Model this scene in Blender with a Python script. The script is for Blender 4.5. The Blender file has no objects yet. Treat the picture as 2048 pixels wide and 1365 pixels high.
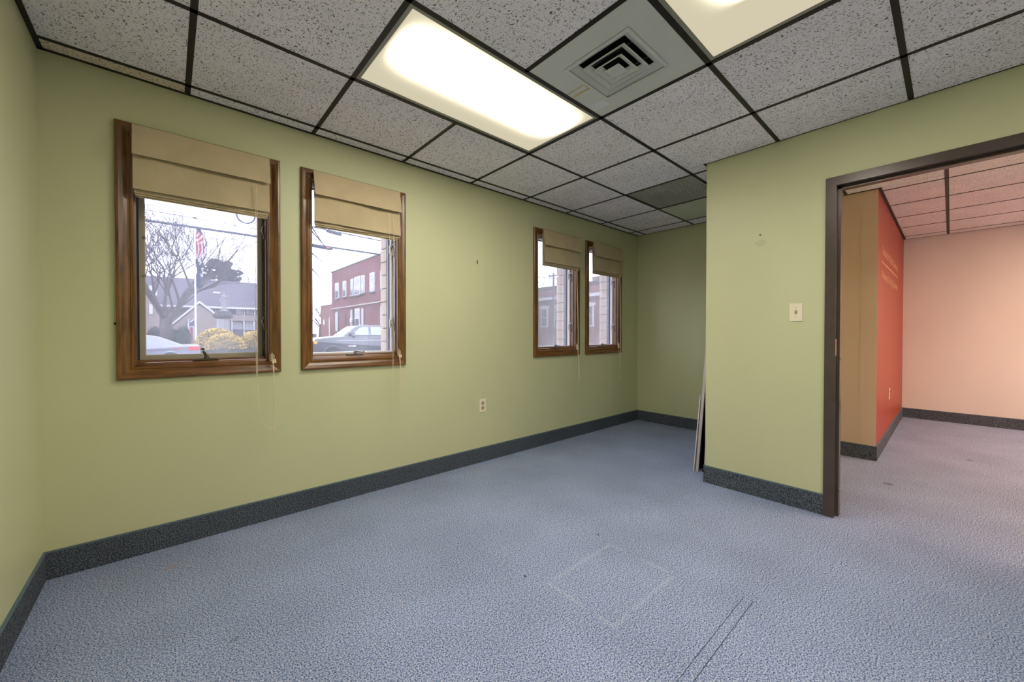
import bpy, bmesh, math, random
from mathutils import Vector, Matrix

# ------------------------------------------------------------------ camera
SC = bpy.context.scene
COL = SC.collection
YAW, PITCH, ROLL, FPX, CYP, CAMZ = 0.84697, -0.0110, 0.00058, 775.838, 676.82, 1.11525
_f = Vector((math.cos(YAW)*math.cos(PITCH), math.sin(YAW)*math.cos(PITCH), math.sin(PITCH)))
_r0 = Vector((math.sin(YAW), -math.cos(YAW), 0.0))
_u0 = _r0.cross(_f)
_r = _r0*math.cos(ROLL) + _u0*math.sin(ROLL)
_u = -_r0*math.sin(ROLL) + _u0*math.cos(ROLL)
cd = bpy.data.cameras.new('camera')
cam = bpy.data.objects.new('camera', cd)
COL.objects.link(cam)
cam.matrix_world = Matrix(((_r.x, _u.x, -_f.x, 0.0), (_r.y, _u.y, -_f.y, 0.0), (_r.z, _u.z, -_f.z, CAMZ), (0, 0, 0, 1)))
cd.sensor_width = 36.0
cd.lens = 36.0*FPX/2048.0
cd.shift_y = -(682.5-CYP)/2048.0
cd.clip_start = 0.02
cd.clip_end = 500
SC.camera = cam
# ------------------------------------------------------------------ sky, exposure
W = bpy.data.worlds.new('overcast_sky')
SC.world = W
W.use_nodes = True
_bg = W.node_tree.nodes['Background']
_bg.inputs[0].default_value = (0.86, 0.89, 1.0, 1.0)
_bg.inputs[1].default_value = 6.0
SC.view_settings.view_transform = 'Standard'
SC.view_settings.look = 'None'
SC.view_settings.gamma = 1.0
SC.view_settings.use_curve_mapping = False
SC.view_settings.exposure = 0.0
LAMP = 40.0            # radiance of the lit ceiling panels
try:
    SC.cycles.max_bounces = 6
    SC.cycles.diffuse_bounces = 4
    SC.cycles.glossy_bounces = 2
    SC.cycles.transmission_bounces = 2
    SC.cycles.use_adaptive_sampling = True
    SC.cycles.adaptive_threshold = 0.04
    SC.cycles.transparent_max_bounces = 24
    SC.cycles.sample_clamp_indirect = 8.0
    SC.cycles.use_light_tree = False
    SC.cycles.caustics_reflective = False
    SC.cycles.caustics_refractive = False
except Exception:
    pass

# ------------------------------------------------------------------ helpers
def S(r, g, b):
    def c(v):
        v /= 255.0
        return v/12.92 if v <= 0.04045 else ((v+0.055)/1.055)**2.4
    return (c(r), c(g), c(b), 1.0)

def ray(px, py):
    return _f + _r*((px-1024)/FPX) - _u*((py-CYP)/FPX)
def PT(px, py, Y):          # point of the place that lies on the plane Y
    d = ray(px, py); d = d*(Y/d.y); return Vector((d.x, d.y, d.z+CAMZ))
def PX(px, py, X):
    d = ray(px, py); d = d*(X/d.x); return Vector((d.x, d.y, d.z+CAMZ))

class N:
    """small node-graph helper"""
    def __init__(s, name):
        s.m = bpy.data.materials.new(name); s.m.use_nodes = True
        s.t = s.m.node_tree; s.t.nodes.clear()
        s.out = s.t.nodes.new('ShaderNodeOutputMaterial')
    def n(s, kind, **kw):
        nd = s.t.nodes.new(kind)
        for k, v in kw.items():
            if k.startswith('_'): nd.inputs[k[1:].replace('_', ' ')].default_value = v
            else: setattr(nd, k, v)
        return nd
    def l(s, a, b): s.t.links.new(a, b)
    def math(s, op, a, b=None, c=None):
        nd = s.t.nodes.new('ShaderNodeMath'); nd.operation = op
        for i, v in enumerate((a, b, c)):
            if v is None: continue
            if isinstance(v, (int, float)): nd.inputs[i].default_value = v
            else: s.l(v, nd.inputs[i])
        return nd.outputs[0]
    def mix(s, fac, a, b):
        nd = s.t.nodes.new('ShaderNodeMix'); nd.data_type = 'RGBA'
        for i, v in ((0, fac), (6, a), (7, b)):
            if isinstance(v, (int, float)): nd.inputs[i].default_value = v
            elif isinstance(v, tuple): nd.inputs[i].default_value = v
            else: s.l(v, nd.inputs[i])
        return nd.outputs[2]
    def coords(s): return s.n('ShaderNodeTexCoord').outputs['Object']
    def pos(s): return s.n('ShaderNodeNewGeometry').outputs['Position']
    def mapped(s, vec, scale=(1, 1, 1), rot=(0, 0, 0)):
        mp = s.n('ShaderNodeMapping'); mp.inputs['Scale'].default_value = scale; mp.inputs['Rotation'].default_value = rot
        s.l(vec, mp.inputs['Vector']); return mp.outputs[0]
    def noise(s, vec, scale, detail=2.0, dist=0.0, rough=0.5):
        nd = s.n('ShaderNodeTexNoise'); nd.inputs['Scale'].default_value = scale; nd.inputs['Detail'].default_value = detail
        nd.inputs['Distortion'].default_value = dist; nd.inputs['Roughness'].default_value = rough
        s.l(vec, nd.inputs['Vector']); return nd.outputs['Fac']
    def ramp(s, fac, stops, interp='LINEAR'):
        nd = s.n('ShaderNodeValToRGB'); cr = nd.color_ramp; cr.interpolation = interp
        while len(cr.elements) < len(stops): cr.elements.new(0.5)
        for e, (p, c) in zip(cr.elements, stops): e.position = p; e.color = c
        s.l(fac, nd.inputs[0]); return nd.outputs[0]
    def sep(s, vec):
        nd = s.n('ShaderNodeSeparateXYZ'); s.l(vec, nd.inputs[0]); return nd.outputs
    def bump(s, h, strength=0.2, dist=0.01):
        nd = s.n('ShaderNodeBump'); nd.inputs['Strength'].default_value = strength; nd.inputs['Distance'].default_value = dist
        s.l(h, nd.inputs['Height']); return nd.outputs[0]
    def pbsdf(s, col, rough=0.6, spec=0.4, metal=0.0, normal=None, coat=0.0, sheen=0.0):
        p = s.n('ShaderNodeBsdfPrincipled')
        if isinstance(col, tuple): p.inputs['Base Color'].default_value = col
        else: s.l(col, p.inputs['Base Color'])
        if isinstance(rough, (int, float)): p.inputs['Roughness'].default_value = rough
        else: s.l(rough, p.inputs['Roughness'])
        p.inputs['Specular IOR Level'].default_value = spec
        p.inputs['Metallic'].default_value = metal
        p.inputs['Coat Weight'].default_value = coat
        p.inputs['Coat Roughness'].default_value = 0.2
        p.inputs['Sheen Weight'].default_value = sheen
        if normal is not None: s.l(normal, p.inputs['Normal'])
        s.l(p.outputs[0], s.out.inputs[0]); return p

def plain(name, col, rough=0.6, spec=0.4, metal=0.0, var=0.08, scale=6.0, bump=0.0, coat=0.0):
    g = N(name); v = g.coords()
    nz = g.noise(v, scale, 3.0)
    a = tuple(min(1, c*(1-var)) for c in col[:3])+(1,)
    b = tuple(min(1, c*(1+var)) for c in col[:3])+(1,)
    nm = g.bump(g.noise(v, scale*12, 2.0), bump, 0.004) if bump else None
    g.pbsdf(g.ramp(nz, [(0.3, a), (0.7, b)]), rough, spec, metal, nm, coat)
    return g.m

def lin(v): return (v, v, v, 1)
M = {}
# --- painted walls
def paint(name, col, marks=()):
    g = N(name); v = g.pos()
    big = g.noise(g.mapped(v, (1, 1, 0.6)), 1.6, 2.0)
    base = g.ramp(big, [(0.3, tuple(c*0.96 for c in col[:3])+(1,)), (0.7, tuple(c*1.03 for c in col[:3])+(1,))])
    wob = g.math('SUBTRACT', g.noise(v, 28.0, 2.0), 0.5) if marks else None
    for (cx, cy, cz, rad, c2, amt) in marks:       # scuffs with a shape of their own
        d = g.n('ShaderNodeVectorMath', operation='DISTANCE'); g.l(v, d.inputs[0]); d.inputs[1].default_value = (cx, cy, cz)
        t = g.math('MULTIPLY', g.math('LESS_THAN', g.math('ADD', d.outputs['Value'], g.math('MULTIPLY', wob, rad*2.2)), rad), amt)
        base = g.mix(t, base, c2)
    g.pbsdf(base, 0.42, 0.35)
    return g.m
M['green'] = paint('green_paint', S(204, 205, 164), marks=[(3.018, 0.862, 1.735, 0.03, S(150, 150, 115), 0.22), (3.018, 0.866, 1.79, 0.006, S(70, 66, 50), 0.9),
        (0.32, 2.70, 0.74, 0.004, S(120, 118, 90), 0.5), (2.06, 2.70, 0.60, 0.006, S(140, 138, 105), 0.35)])
M['tan'] = paint('tan_paint', S(214, 192, 166))
M['red'] = paint('red_paint', S(156, 60, 36), marks=[(5.15, 0.43, 0.40, 0.02, S(206, 110, 80), 0.7)])
M['pink'] = paint('cream_paint', S(226, 217, 211))
# --- carpet
def carpet(name, stops, marks=False):
    g = N(name); v = g.pos()
    fl = g.noise(v, 185.0, 2.0, 0.0, 0.7)
    f2 = g.noise(v, 420.0, 1.0)
    big = g.noise(v, 2.2, 2.0)
    mixf = g.math('ADD', g.math('MULTIPLY', fl, 0.75), g.math('MULTIPLY', f2, 0.25))
    col = g.ramp(mixf, stops)
    tone = g.ramp(big, [(0.3, lin(0.90)), (0.7, lin(1.08))])
    mm = g.t.nodes.new('ShaderNodeMix'); mm.data_type = 'RGBA'; mm.blend_type = 'MULTIPLY'; mm.inputs[0].default_value = 1.0
    g.l(col, mm.inputs[6]); g.l(tone, mm.inputs[7]); col = mm.outputs[2]
    if marks:
        x, y, z = g.sep(v)
        # flattened square left by something that stood here
        ax = g.math('SUBTRACT', g.math('ABSOLUTE', g.math('SUBTRACT', x, 1.502)), 0.240)
        ay = g.math('SUBTRACT', g.math('ABSOLUTE', g.math('SUBTRACT', y, 1.012)), 0.172)
        sd = g.math('ABSOLUTE', g.math('MAXIMUM', ax, ay))
        brk = g.math('GREATER_THAN', g.noise(v, 7.0, 2.0), 0.42)
        line = g.math('MULTIPLY', g.math('MULTIPLY', g.math('LESS_THAN', sd, 0.010), brk), 0.16)
        col = g.mix(line, col, S(190, 196, 212))
        for (cx, cy, rad, c2, amt) in ((0.0, 2.455, 0.022, S(170, 120, 60), 0.30), (1.22, 1.288, 0.008, S(60, 56, 60), 0.8), (1.777, 1.289, 0.010, S(70, 64, 66), 0.7),
                                       (4.0, 0.30, 0.03, S(60, 52, 52), 0.5), (5.3, -0.12, 0.02, S(70, 60, 60), 0.5), (0.17, 1.72, 0.014, S(60, 66, 90), 0.3)):
            d = g.n('ShaderNodeVectorMath', operation='DISTANCE'); g.l(v, d.inputs[0]); d.inputs[1].default_value = (cx, cy, 0)
            t = g.math('MULTIPLY', g.math('LESS_THAN', g.math('ADD', d.outputs['Value'], g.math('MULTIPLY', g.math('SUBTRACT', f2, 0.5), rad*2)), rad), amt)
            col = g.mix(t, col, c2)
    nm = g.bump(mixf, 0.3, 0.004)
    g.pbsdf(col, 0.95, 0.1, 0, nm)
    return g.m
M['carpet'] = carpet('blue_grey_carpet', [(0.34, S(24, 38, 72)), (0.44, S(84, 104, 142)), (0.51, S(144, 159, 194)), (0.58, S(184, 189, 208)), (0.68, S(208, 193, 188))], True)
M['carpet_base'] = carpet('carpet_base_strip', [(0.32, S(14, 18, 26)), (0.45, S(54, 61, 73)), (0.55, S(96, 104, 116)), (0.70, S(146, 140, 134))])
M['binding'] = plain('binding_tape', S(96, 112, 122), 0.8, 0.2)
# --- ceiling
def tile_material(name, col, amt):
    g = N(name); v0 = g.coords()
    oi = g.n('ShaderNodeObjectInfo')
    off = g.n('ShaderNodeVectorMath', operation='SCALE'); off.inputs[0].default_value = (37.0, 19.0, 0.0); g.l(oi.outputs['Random'], off.inputs['Scale'])
    ad = g.n('ShaderNodeVectorMath', operation='ADD'); g.l(v0, ad.inputs[0]); g.l(off.outputs[0], ad.inputs[1]); v = ad.outputs[0]
    va = g.mapped(v, (1.0, 0.55, 1.0))
    c1 = g.noise(va, 62.0, 1.5, 1.2)
    line = g.math('LESS_THAN', g.math('ABSOLUTE', g.math('SUBTRACT', c1, 0.5)), 0.036)
    gate = g.math('GREATER_THAN', g.noise(v, 95.0, 1.0, 0.4), 0.55)
    fis = g.math('MULTIPLY', line, gate)
    vo = g.n('ShaderNodeTexVoronoi'); vo.inputs['Scale'].default_value = 150.0; g.l(v, vo.inputs['Vector'])
    pin = g.math('MULTIPLY', g.math('LESS_THAN', vo.outputs['Distance'], 0.205), g.math('GREATER_THAN', g.noise(v, 40.0, 2.0), 0.47))
    hole = g.math('MAXIMUM', fis, pin)
    tone = g.ramp(g.noise(v, 4.0, 2.0), [(0.3, tuple(c*0.95 for c in col[:3])+(1,)), (0.7, tuple(c*1.04 for c in col[:3])+(1,))])
    cc = g.mix(g.math('MULTIPLY', hole, amt), tone, S(58, 54, 50))
    g.pbsdf(cc, 0.9, 0.15)
    return g.m
M['tile'] = tile_material('fissured_tile', S(246, 241, 249), 0.9)
M['tile_warm'] = tile_material('fissured_tile_next_room', S(238, 232, 226), 0.6)
M['tile_stain'] = tile_material('water_stained_tile', S(230, 216, 194), 0.85)
M['tee'] = plain('bronze_tee', S(28, 23, 23), 0.45, 0.35, 0.0, 0.1)
M['plenum'] = plain('plenum_board', S(70, 68, 66), 0.9, 0.1)
M['white_metal'] = plain('white_enamel', S(214, 216, 212), 0.28, 0.5, 0, 0.03)
M['grey_metal'] = plain('grey_enamel', S(150, 150, 138), 0.35, 0.5, 0, 0.03)
M['black'] = plain('duct_black', S(12, 12, 14), 0.8, 0.1)
M['patch'] = plain('white_tape', S(232, 232, 238), 0.5, 0.3)
M['rust'] = plain('yellow_water_stain', S(206, 186, 132), 0.6, 0.3, 0, 0.25, 20)
M['ribbed'] = plain('ribbed_plastic', S(176, 174, 172), 0.3, 0.5, 0, 0.03)
# --- wood, metal, fabric
def wood(name, col, dark, stretch=(1, 1, 0.08)):
    g = N(name); v = g.coords()
    gr = g.noise(g.mapped(v, stretch), 60.0, 4.0, 0.6)
    bl = g.noise(v, 14.0, 3.0)
    c = g.mix(g.math('MULTIPLY', bl, 0.55), g.ramp(gr, [(0.3, dark), (0.6, col), (0.8, tuple(x*1.15 for x in col[:3])+(1,))]), dark)
    g.pbsdf(c, 0.32, 0.5, 0, g.bump(gr, 0.08, 0.002), coat=0.25)
    return g.m
M['wood_v'] = wood('stained_wood_upright', S(138, 94, 42), S(66, 40, 16))
M['wood_h'] = wood('stained_wood_level', S(138, 90, 38), S(66, 38, 14), (0.08, 1, 1))
M['bronze'] = plain('bronze_door_paint', S(82, 69, 63), 0.26, 0.5, 0.15, 0.12, 9.0, 0.03)
M['fabric'] = plain('tan_twill', S(192, 175, 142), 0.9, 0.1, 0, 0.06, 9.0, 0.25)
M['cord'] = plain('cream_cord', S(222, 208, 176), 0.8, 0.2)
M['ivory'] = plain('ivory_plastic', S(240, 228, 204), 0.35, 0.5, 0, 0.02)
M['ivory_dark'] = plain('worn_ivory', S(176, 160, 126), 0.5, 0.4)
M['slot'] = plain('dark_slot', S(40, 34, 30), 0.7, 0.2)
M['steel'] = plain('dull_steel', S(150, 146, 150), 0.3, 0.6, 0.8, 0.1)
M['crank'] = plain('bronze_crank', S(96, 84, 66), 0.35, 0.5, 0.5, 0.1)
M['screen_frame'] = plain('grey_screen_frame', S(172, 164, 146), 0.5, 0.4, 0.2, 0.04)
M['sash'] = plain('grey_sash', S(120, 122, 136), 0.5, 0.4, 0, 0.04)
M['liner'] = plain('white_vinyl', S(222, 218, 222), 0.4, 0.4, 0, 0.03)
M['brass'] = plain('worn_brass', S(200, 160, 140), 0.4, 0.5, 0.4, 0.08)
M['rubber'] = plain('tan_rubber', S(170, 150, 110), 0.7, 0.3)
M['board_grey'] = plain('grey_laminate_edge', S(196, 186, 190), 0.5, 0.4)
M['board_navy'] = plain('dark_navy_panel', S(38, 40, 60), 0.22, 0.6, 0, 0.1)
M['board_white'] = plain('white_board', S(222, 218, 222), 0.5, 0.4)
M['block'] = plain('beige_block', S(192, 176, 160), 0.9, 0.1, 0, 0.06, 9.0, 0.2)
M['mortar'] = plain('mortar', S(150, 134, 122), 0.95, 0.1)

def glass_material(name, veil, tint, haze=(0.93, 0.95, 1.0, 1.0)):
    """window pane: clear, faintly reflecting, with a translucent film put in to haze the view"""
    g = N(name); v = g.coords()
    tr = g.n('ShaderNodeBsdfTransparent'); tr.inputs[0].default_value = tint
    gl = g.n('ShaderNodeBsdfGlossy'); gl.inputs['Roughness'].default_value = 0.02; gl.inputs[0].default_value = (0.9, 0.9, 0.95, 1)
    fr = g.n('ShaderNodeFresnel'); fr.inputs[0].default_value = 1.45
    m1 = g.n('ShaderNodeMixShader'); g.l(g.math('MULTIPLY', fr.outputs[0], 0.5), m1.inputs[0]); g.l(tr.outputs[0], m1.inputs[1]); g.l(gl.outputs[0], m1.inputs[2])
    tl = g.n('ShaderNodeBsdfTranslucent'); tl.inputs[0].default_value = haze
    m2 = g.n('ShaderNodeMixShader')
    g.l(g.math('MULTIPLY', g.ramp(g.noise(v, 5.0, 4.0), [(0.3, lin(0.8)), (0.75, lin(1.25))]), veil), m2.inputs[0])
    g.l(m1.outputs[0], m2.inputs[1]); g.l(tl.outputs[0], m2.inputs[2]); g.l(m2.outputs[0], g.out.inputs[0])
    return g.m
M['glass'] = glass_material('hazy_window_glass', 0.068, (0.97, 0.97, 1.0, 1))
M['mesh'] = glass_material('insect_screen_mesh', 0.036, (0.92, 0.92, 0.95, 1))

def lens_material(name, peak, edge, y0, w, xend, c_edge=S(255, 243, 210), c_mid=S(255, 250, 243)):
    """lit prismatic lens: the tubes behind it make a bright band along the middle"""
    g = N(name); v = g.coords(); x, y, z = g.sep(v)
    b = g.math('DIVIDE', g.math('SUBTRACT', y, y0), w)
    band = g.math('POWER', 2.71828, g.math('MULTIPLY', g.math('MULTIPLY', b, b), -1.0))
    ex = g.math('SUBTRACT', xend, g.math('ABSOLUTE', x))
    endf = g.n('ShaderNodeMapRange', interpolation_type='SMOOTHSTEP'); g.l(ex, endf.inputs[0]); endf.inputs[1].default_value = 0.0; endf.inputs[2].default_value = 0.22
    st = g.math('ADD', g.math('MULTIPLY', g.math('MULTIPLY', band, endf.outputs[0]), peak), edge)
    pr = g.math('MULTIPLY', g.math('SINE', g.math('MULTIPLY', g.math('ADD', x, y), 560.0)), g.math('SINE', g.math('MULTIPLY', g.math('SUBTRACT', x, y), 560.0)))
    st = g.math('MULTIPLY', st, g.math('ADD', 1.0, g.math('MULTIPLY', pr, 0.10)))
    e = g.n('ShaderNodeEmission'); g.l(st, e.inputs[1])
    g.l(g.mix(g.math('MULTIPLY', band, endf.outputs[0]), c_edge, c_mid), e.inputs[0])
    g.l(e.outputs[0], g.out.inputs[0])
    return g.m

# ------------------------------------------------------------------ mesh builder
class MB:
    def __init__(s): s.v = []; s.f = []; s.mi = []; s.cur = 0
    def add(s, vs, fs):
        o = len(s.v); s.v += [Vector(p) for p in vs]
        for f in fs: s.f.append([i+o for i in f]); s.mi.append(s.cur)
        return s
    def box(s, x0, x1, y0, y1, z0, z1, b=0.0):
        if b <= 0:
            vs = [(x, y, z) for z in (z0, z1) for y in (y0, y1) for x in (x0, x1)]
            return s.add(vs, [(0, 2, 3, 1), (4, 5, 7, 6), (0, 1, 5, 4), (2, 6, 7, 3), (0, 4, 6, 2), (1, 3, 7, 5)])
        bm = bmesh.new(); bmesh.ops.create_cube(bm, size=1.0)
        for q in bm.verts: q.co = Vector(((x0+x1)/2+q.co.x*(x1-x0), (y0+y1)/2+q.co.y*(y1-y0), (z0+z1)/2+q.co.z*(z1-z0)))
        bmesh.ops.bevel(bm, geom=list(bm.edges), offset=b, segments=2, affect='EDGES')
        return s.bm(bm)
    def bm(s, bm):
        bm.verts.index_update()
        s.add([q.co.copy() for q in bm.verts], [[q.index for q in f.verts] for f in bm.faces]); bm.free(); return s
    def quad(s, a, b, c, d): return s.add([a, b, c, d], [(0, 1, 2, 3)])
    def prism(s, poly, d):        # polygon (3d points) extruded by vector d
        n = len(poly); d = Vector(d); P = [Vector(p) for p in poly]
        return s.add(P+[p+d for p in P], [tuple(range(n-1, -1, -1)), tuple(range(n, 2*n))]+[(i, (i+1) % n, n+(i+1) % n, n+i) for i in range(n)])
    def tube(s, pts, r, k=6, r1=None, cap=True):
        P = [Vector(p) for p in pts]; n = len(P); r1 = r if r1 is None else r1
        rings = []; ref = None
        for i in range(n):
            t = (P[min(i+1, n-1)]-P[max(i-1, 0)])
            t = t.normalized() if t.length > 1e-9 else Vector((0, 0, 1))
            if ref is None: ref = t.orthogonal().normalized()
            ref = (ref-t*ref.dot(t)); ref = ref.normalized() if ref.length > 1e-6 else t.orthogonal().normalized()
            bi = t.cross(ref); rr = r+(r1-r)*i/max(1, n-1)
            rings.append([P[i]+ref*(rr*math.cos(a))+bi*(rr*math.sin(a)) for a in [2*math.pi*j/k for j in range(k)]])
        vs = [p for g in rings for p in g]
        fs = [(i*k+j, i*k+(j+1) % k, (i+1)*k+(j+1) % k, (i+1)*k+j) for i in range(n-1) for j in range(k)]
        if cap: fs += [tuple(range(k-1, -1, -1)), tuple(range((n-1)*k, n*k))]
        return s.add(vs, fs)
    def lathe(s, prof, c, k=16, axis='z'):
        c = Vector(c); vs = []; n = len(prof)
        for (r, h) in prof:
            for j in range(k):
                a = 2*math.pi*j/k; q = (r*math.cos(a), r*math.sin(a), h)
                if axis == 'y': q = (q[0], q[2], q[1])
                elif axis == 'x': q = (q[2], q[0], q[1])
                vs.append(c+Vector(q))
        fs = [(i*k+j, i*k+(j+1) % k, (i+1)*k+(j+1) % k, (i+1)*k+j) for i in range(n-1) for j in range(k)]
        fs += [tuple(range(k-1, -1, -1)), tuple(range((n-1)*k, n*k))]
        return s.add(vs, fs)
    def blob(s, c, rx, ry, rz, sub=3, rough=0.1, seed=0, flat=None):
        bm = bmesh.new(); bmesh.ops.create_icosphere(bm, subdivisions=sub, radius=1.0); rnd = random.Random(seed)
        for q in bm.verts:
            k = 1+rnd.uniform(-rough, rough); z = q.co.z
            if flat is not None and z < flat: z = flat
            q.co = Vector((c[0]+q.co.x*rx*k, c[1]+q.co.y*ry*k, c[2]+z*rz*k))
        return s.bm(bm)
    def build(s, name, mat, parent=None, smooth=False, kind=None, label=None):
        me = bpy.data.meshes.new(name)
        off = parent_loc(parent)
        me.from_pydata([p-off for p in s.v], [], s.f); me.validate(); me.update()
        bm = bmesh.new(); bm.from_mesh(me); bmesh.ops.recalc_face_normals(bm, faces=bm.faces); bm.to_mesh(me); bm.free()
        for m in (mat if isinstance(mat, (list, tuple)) else [mat]): me.materials.append(m)
        if isinstance(mat, (list, tuple)) and len(mat) > 1 and len(me.polygons) == len(s.mi):
            for p, i in zip(me.polygons, s.mi): p.material_index = i
        if smooth:
            for p in me.polygons: p.use_smooth = True
            try: me.set_sharp_from_angle(angle=math.radians(40))
            except Exception: pass
        o = bpy.data.objects.new(name, me); COL.objects.link(o)
        if parent is not None: o.parent = parent
        if kind: o['kind'] = kind
        if label: o['label'] = label
        return o

def parent_loc(p):
    v = Vector((0, 0, 0))
    while p is not None:
        v += Vector(p.location); p = p.parent
    return v
def thing(name, label, cat, loc=(0, 0, 0), group=None, kind=None):
    o = bpy.data.objects.new(name, None); COL.objects.link(o); o.location = loc; o.empty_display_size = 0.05
    return tag(o, label, cat, group, kind)
def tag(o, label, cat, group=None, kind=None):
    o['label'] = label; o['category'] = cat
    if group: o['group'] = group
    if kind: o['kind'] = kind
    return o
def share(o, loc, parent=None, name=None):     # copy that shares mesh data (no children)
    c = o.copy(); COL.objects.link(c); c.parent = parent; c.location = loc; return c
def B(name, mat, parent, *a, b=0.0, **kw):     # one-box part
    return MB().box(*a, b=b).build(name, mat, parent, **kw)

# ================================================================== the room
CEIL, YW, XL, XD, YC, XF = 2.384, 2.7007, -0.432, 3.018, 1.218, 4.564
YB = -2.4                      # wall behind the camera
TOP = 2.52
GROUND = -0.38
T = 0.6096; GX0 = 0.0815; GY0 = 2.592
WIN = [0.157, 0.9705, 3.0115, 3.822]          # window centres on the wall
WZ0, WZ1, WH = 0.886, 2.156, 0.35             # casing outside

def struct(o, label, cat): return tag(o, label, cat, kind='structure')

# floor with the slot of the patched carpet strip
sx0, sx1, sy0, sy1 = 0.60, 1.815, 0.538, 0.571
fm = MB()
gap = 0.0026
for (x0, x1, y0, y1) in ((XL, sx0, YB, YW), (sx1+gap, 3.14, YB, YW), (sx0, sx1+gap, YB, sy0-gap), (sx0, sx1+gap, sy1+gap, YW), (3.14, 7.5, -4.2, YW)):
    fm.box(x0, x1, y0, y1, -0.012, 0.0)
fl = fm.build('floor', M['carpet']); struct(fl, 'blue-grey flecked carpet floor running through both rooms', 'floor')
B('carpet_patch', M['carpet'], fl, sx0, sx1, sy0, sy1, -0.012, 0.0003)
B('subfloor', M['plenum'], fl, XL-0.2, 7.6, -4.3, YW, -0.08, -0.0125)

# window wall with four openings
wm = MB(); ins = 0.055
def holed(mb, y0, y1, xa, xb, z0, z1, half, hz0, hz1):
    xs = [xa]
    for c in WIN: xs += [c-half, c+half]
    xs.append(xb)
    for i in range(0, len(xs), 2): mb.box(xs[i], xs[i+1], y0, y1, z0, z1)
    for c in WIN:
        mb.box(c-half, c+half, y0, y1, z0, hz0); mb.box(c-half, c+half, y0, y1, hz1, z1)
holed(wm, YW, 2.84, XL-0.12, XF+0.12, -0.012, TOP, WH-0.05, WZ0+0.05, WZ1-0.05)
ww = struct(wm.build('wall_window', M['green']), 'long green painted wall with four narrow wood-trimmed windows', 'wall')
vm = MB(); holed(vm, 2.842, 2.95, XL-0.3, XF+0.3, GROUND, 3.2, 0.402, WZ0+0.07, WZ1-0.03)
vm.build('masonry_veneer', M['mortar'], ww)
ch = 0.1016; blk = None
for c in WIN:
    for side in (-1, 1):
        for i in range(13):
            z0 = WZ0+0.072+i*ch
            if z0+ch > WZ1-0.03: break
            px = c+side*0.336
            if blk is None:
                blk = B('block', M['block'], ww, px-0.066, px+0.066, 2.846, 2.956, z0, z0+ch-0.007, b=0.003); bc = Vector((px, 2.901, z0))
            else:
                share(blk, Vector((px, 2.901, z0))-bc, ww)
wl = struct(B('wall_left', M['green'], None, XL-0.12, XL, YB-0.12, YW, -0.012, TOP), 'narrow green painted wall at the left edge of the photo', 'wall')
wb = struct(B('wall_back', M['green'], None, XL, XD, YB-0.12, YB, -0.012, TOP), 'green painted wall behind the camera', 'wall')
DY0, DY1, DZ = 0.461, -0.453, 2.009          # door opening inside the frame
dm = MB(); dm.box(XD, XD+0.12, 0.500, YC, -0.012, TOP); dm.box(XD, XD+0.12, YB-0.12, DY1-0.04, -0.012, TOP); dm.box(XD, XD+0.12, DY1-0.04, 0.500, DZ+0.045, TOP)
wd = struct(dm.build('wall_door', M['green']), 'pale green wall with the light switch and the open doorway', 'wall')
wp = struct(B('wall_partition', M['green'], None, XD+0.12, XF, YC-0.12, YC, -0.012, TOP), 'green partition return hidden behind the leaning boards', 'wall')
wf = struct(B('wall_far', M['green'], None, XF, XF+0.10, YC-0.12, YW, -0.012, TOP), 'green end wall of the alcove beyond the windows', 'wall')
XT, YR, XP = 4.645, 0.430, 7.40
wt = struct(B('wall_hall', M['tan'], None, XT, XT+0.10, YR+0.002, YC-0.12, -0.012, TOP), 'tan wall end seen just inside the doorway', 'wall')
wr = struct(B('wall_red', M['red'], None, XT+0.0, XP, YR, YR+0.10, -0.012, TOP), 'orange-red wall with pale lettering in the next room', 'wall')
# the tan paint wraps to the corner: a thin facing on the red wall's end
B('corner_facing', M['tan'], wt, XT-0.002, XT, YR-0.001, YR+0.11, -0.0, TOP-0.01)
wk = struct(B('wall_pink', M['pink'], None, XP, XP+0.1, -4.2, YR+0.1, -0.012, TOP), 'pale pink wall at the far side of the next room', 'wall')
struct(B('wall_next_near', M['pink'], None, XD, XD+0.12, -4.3, YB-0.12, -0.012, TOP), 'pale near wall of the next room outside the photo', 'wall')
struct(B('wall_next_side', M['pink'], None, XD+0.12, XP+0.1, -4.3, -4.2, -0.012, TOP), 'pale side wall of the next room outside the photo', 'wall')

# ------------------------------------------------------------------ carpet-strip baseboards
BH, BT = 0.128, 0.009
def baseboard(name, label, x0, x1, y0, y1, nx, ny):
    o = MB().box(x0, x1, y0, y1, 0.0, BH-0.006).build(name, M['carpet_base']); struct(o, label, 'baseboard')
    B('binding', M['binding'], o, x0-(0.0012 if nx < 0 else 0), x1+(0.0012 if nx > 0 else 0), y0-(0.0012 if ny < 0 else 0), y1+(0.0012 if ny > 0 else 0), BH-0.006, BH)
    return o
baseboard('baseboard_window', 'dark carpet baseboard along the wall under the windows', XL+BT, XF-BT, YW-BT, YW, 0, -1)
baseboard('baseboard_left', 'carpet baseboard along the left edge wall', XL, XL+BT, YB, YW, 1, 0)
baseboard('baseboard_door', 'carpet baseboard below the light switch', XD-BT, XD, 0.513, YC+BT, -1, 0)
baseboard('baseboard_partition', 'carpet baseboard behind the leaning boards', XD, XF-BT, YC, YC+BT, 0, 1)
baseboard('baseboard_far', 'dark carpet baseboard on the alcove end wall', XF-BT, XF, YC+BT, YW, -1, 0)
baseboard('baseboard_hall', 'almost black carpet baseboard under the tan wall end', XT-BT, XT, YR-BT, YC-0.12, -1, 0)
baseboard('baseboard_red', 'carpet baseboard running along the orange-red wall', XT, XP-BT, YR-BT, YR, 0, -1)
baseboard('baseboard_pink', 'brown-looking carpet baseboard under the pink wall', XP-BT, XP, -4.2, YR, -1, 0)

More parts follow.
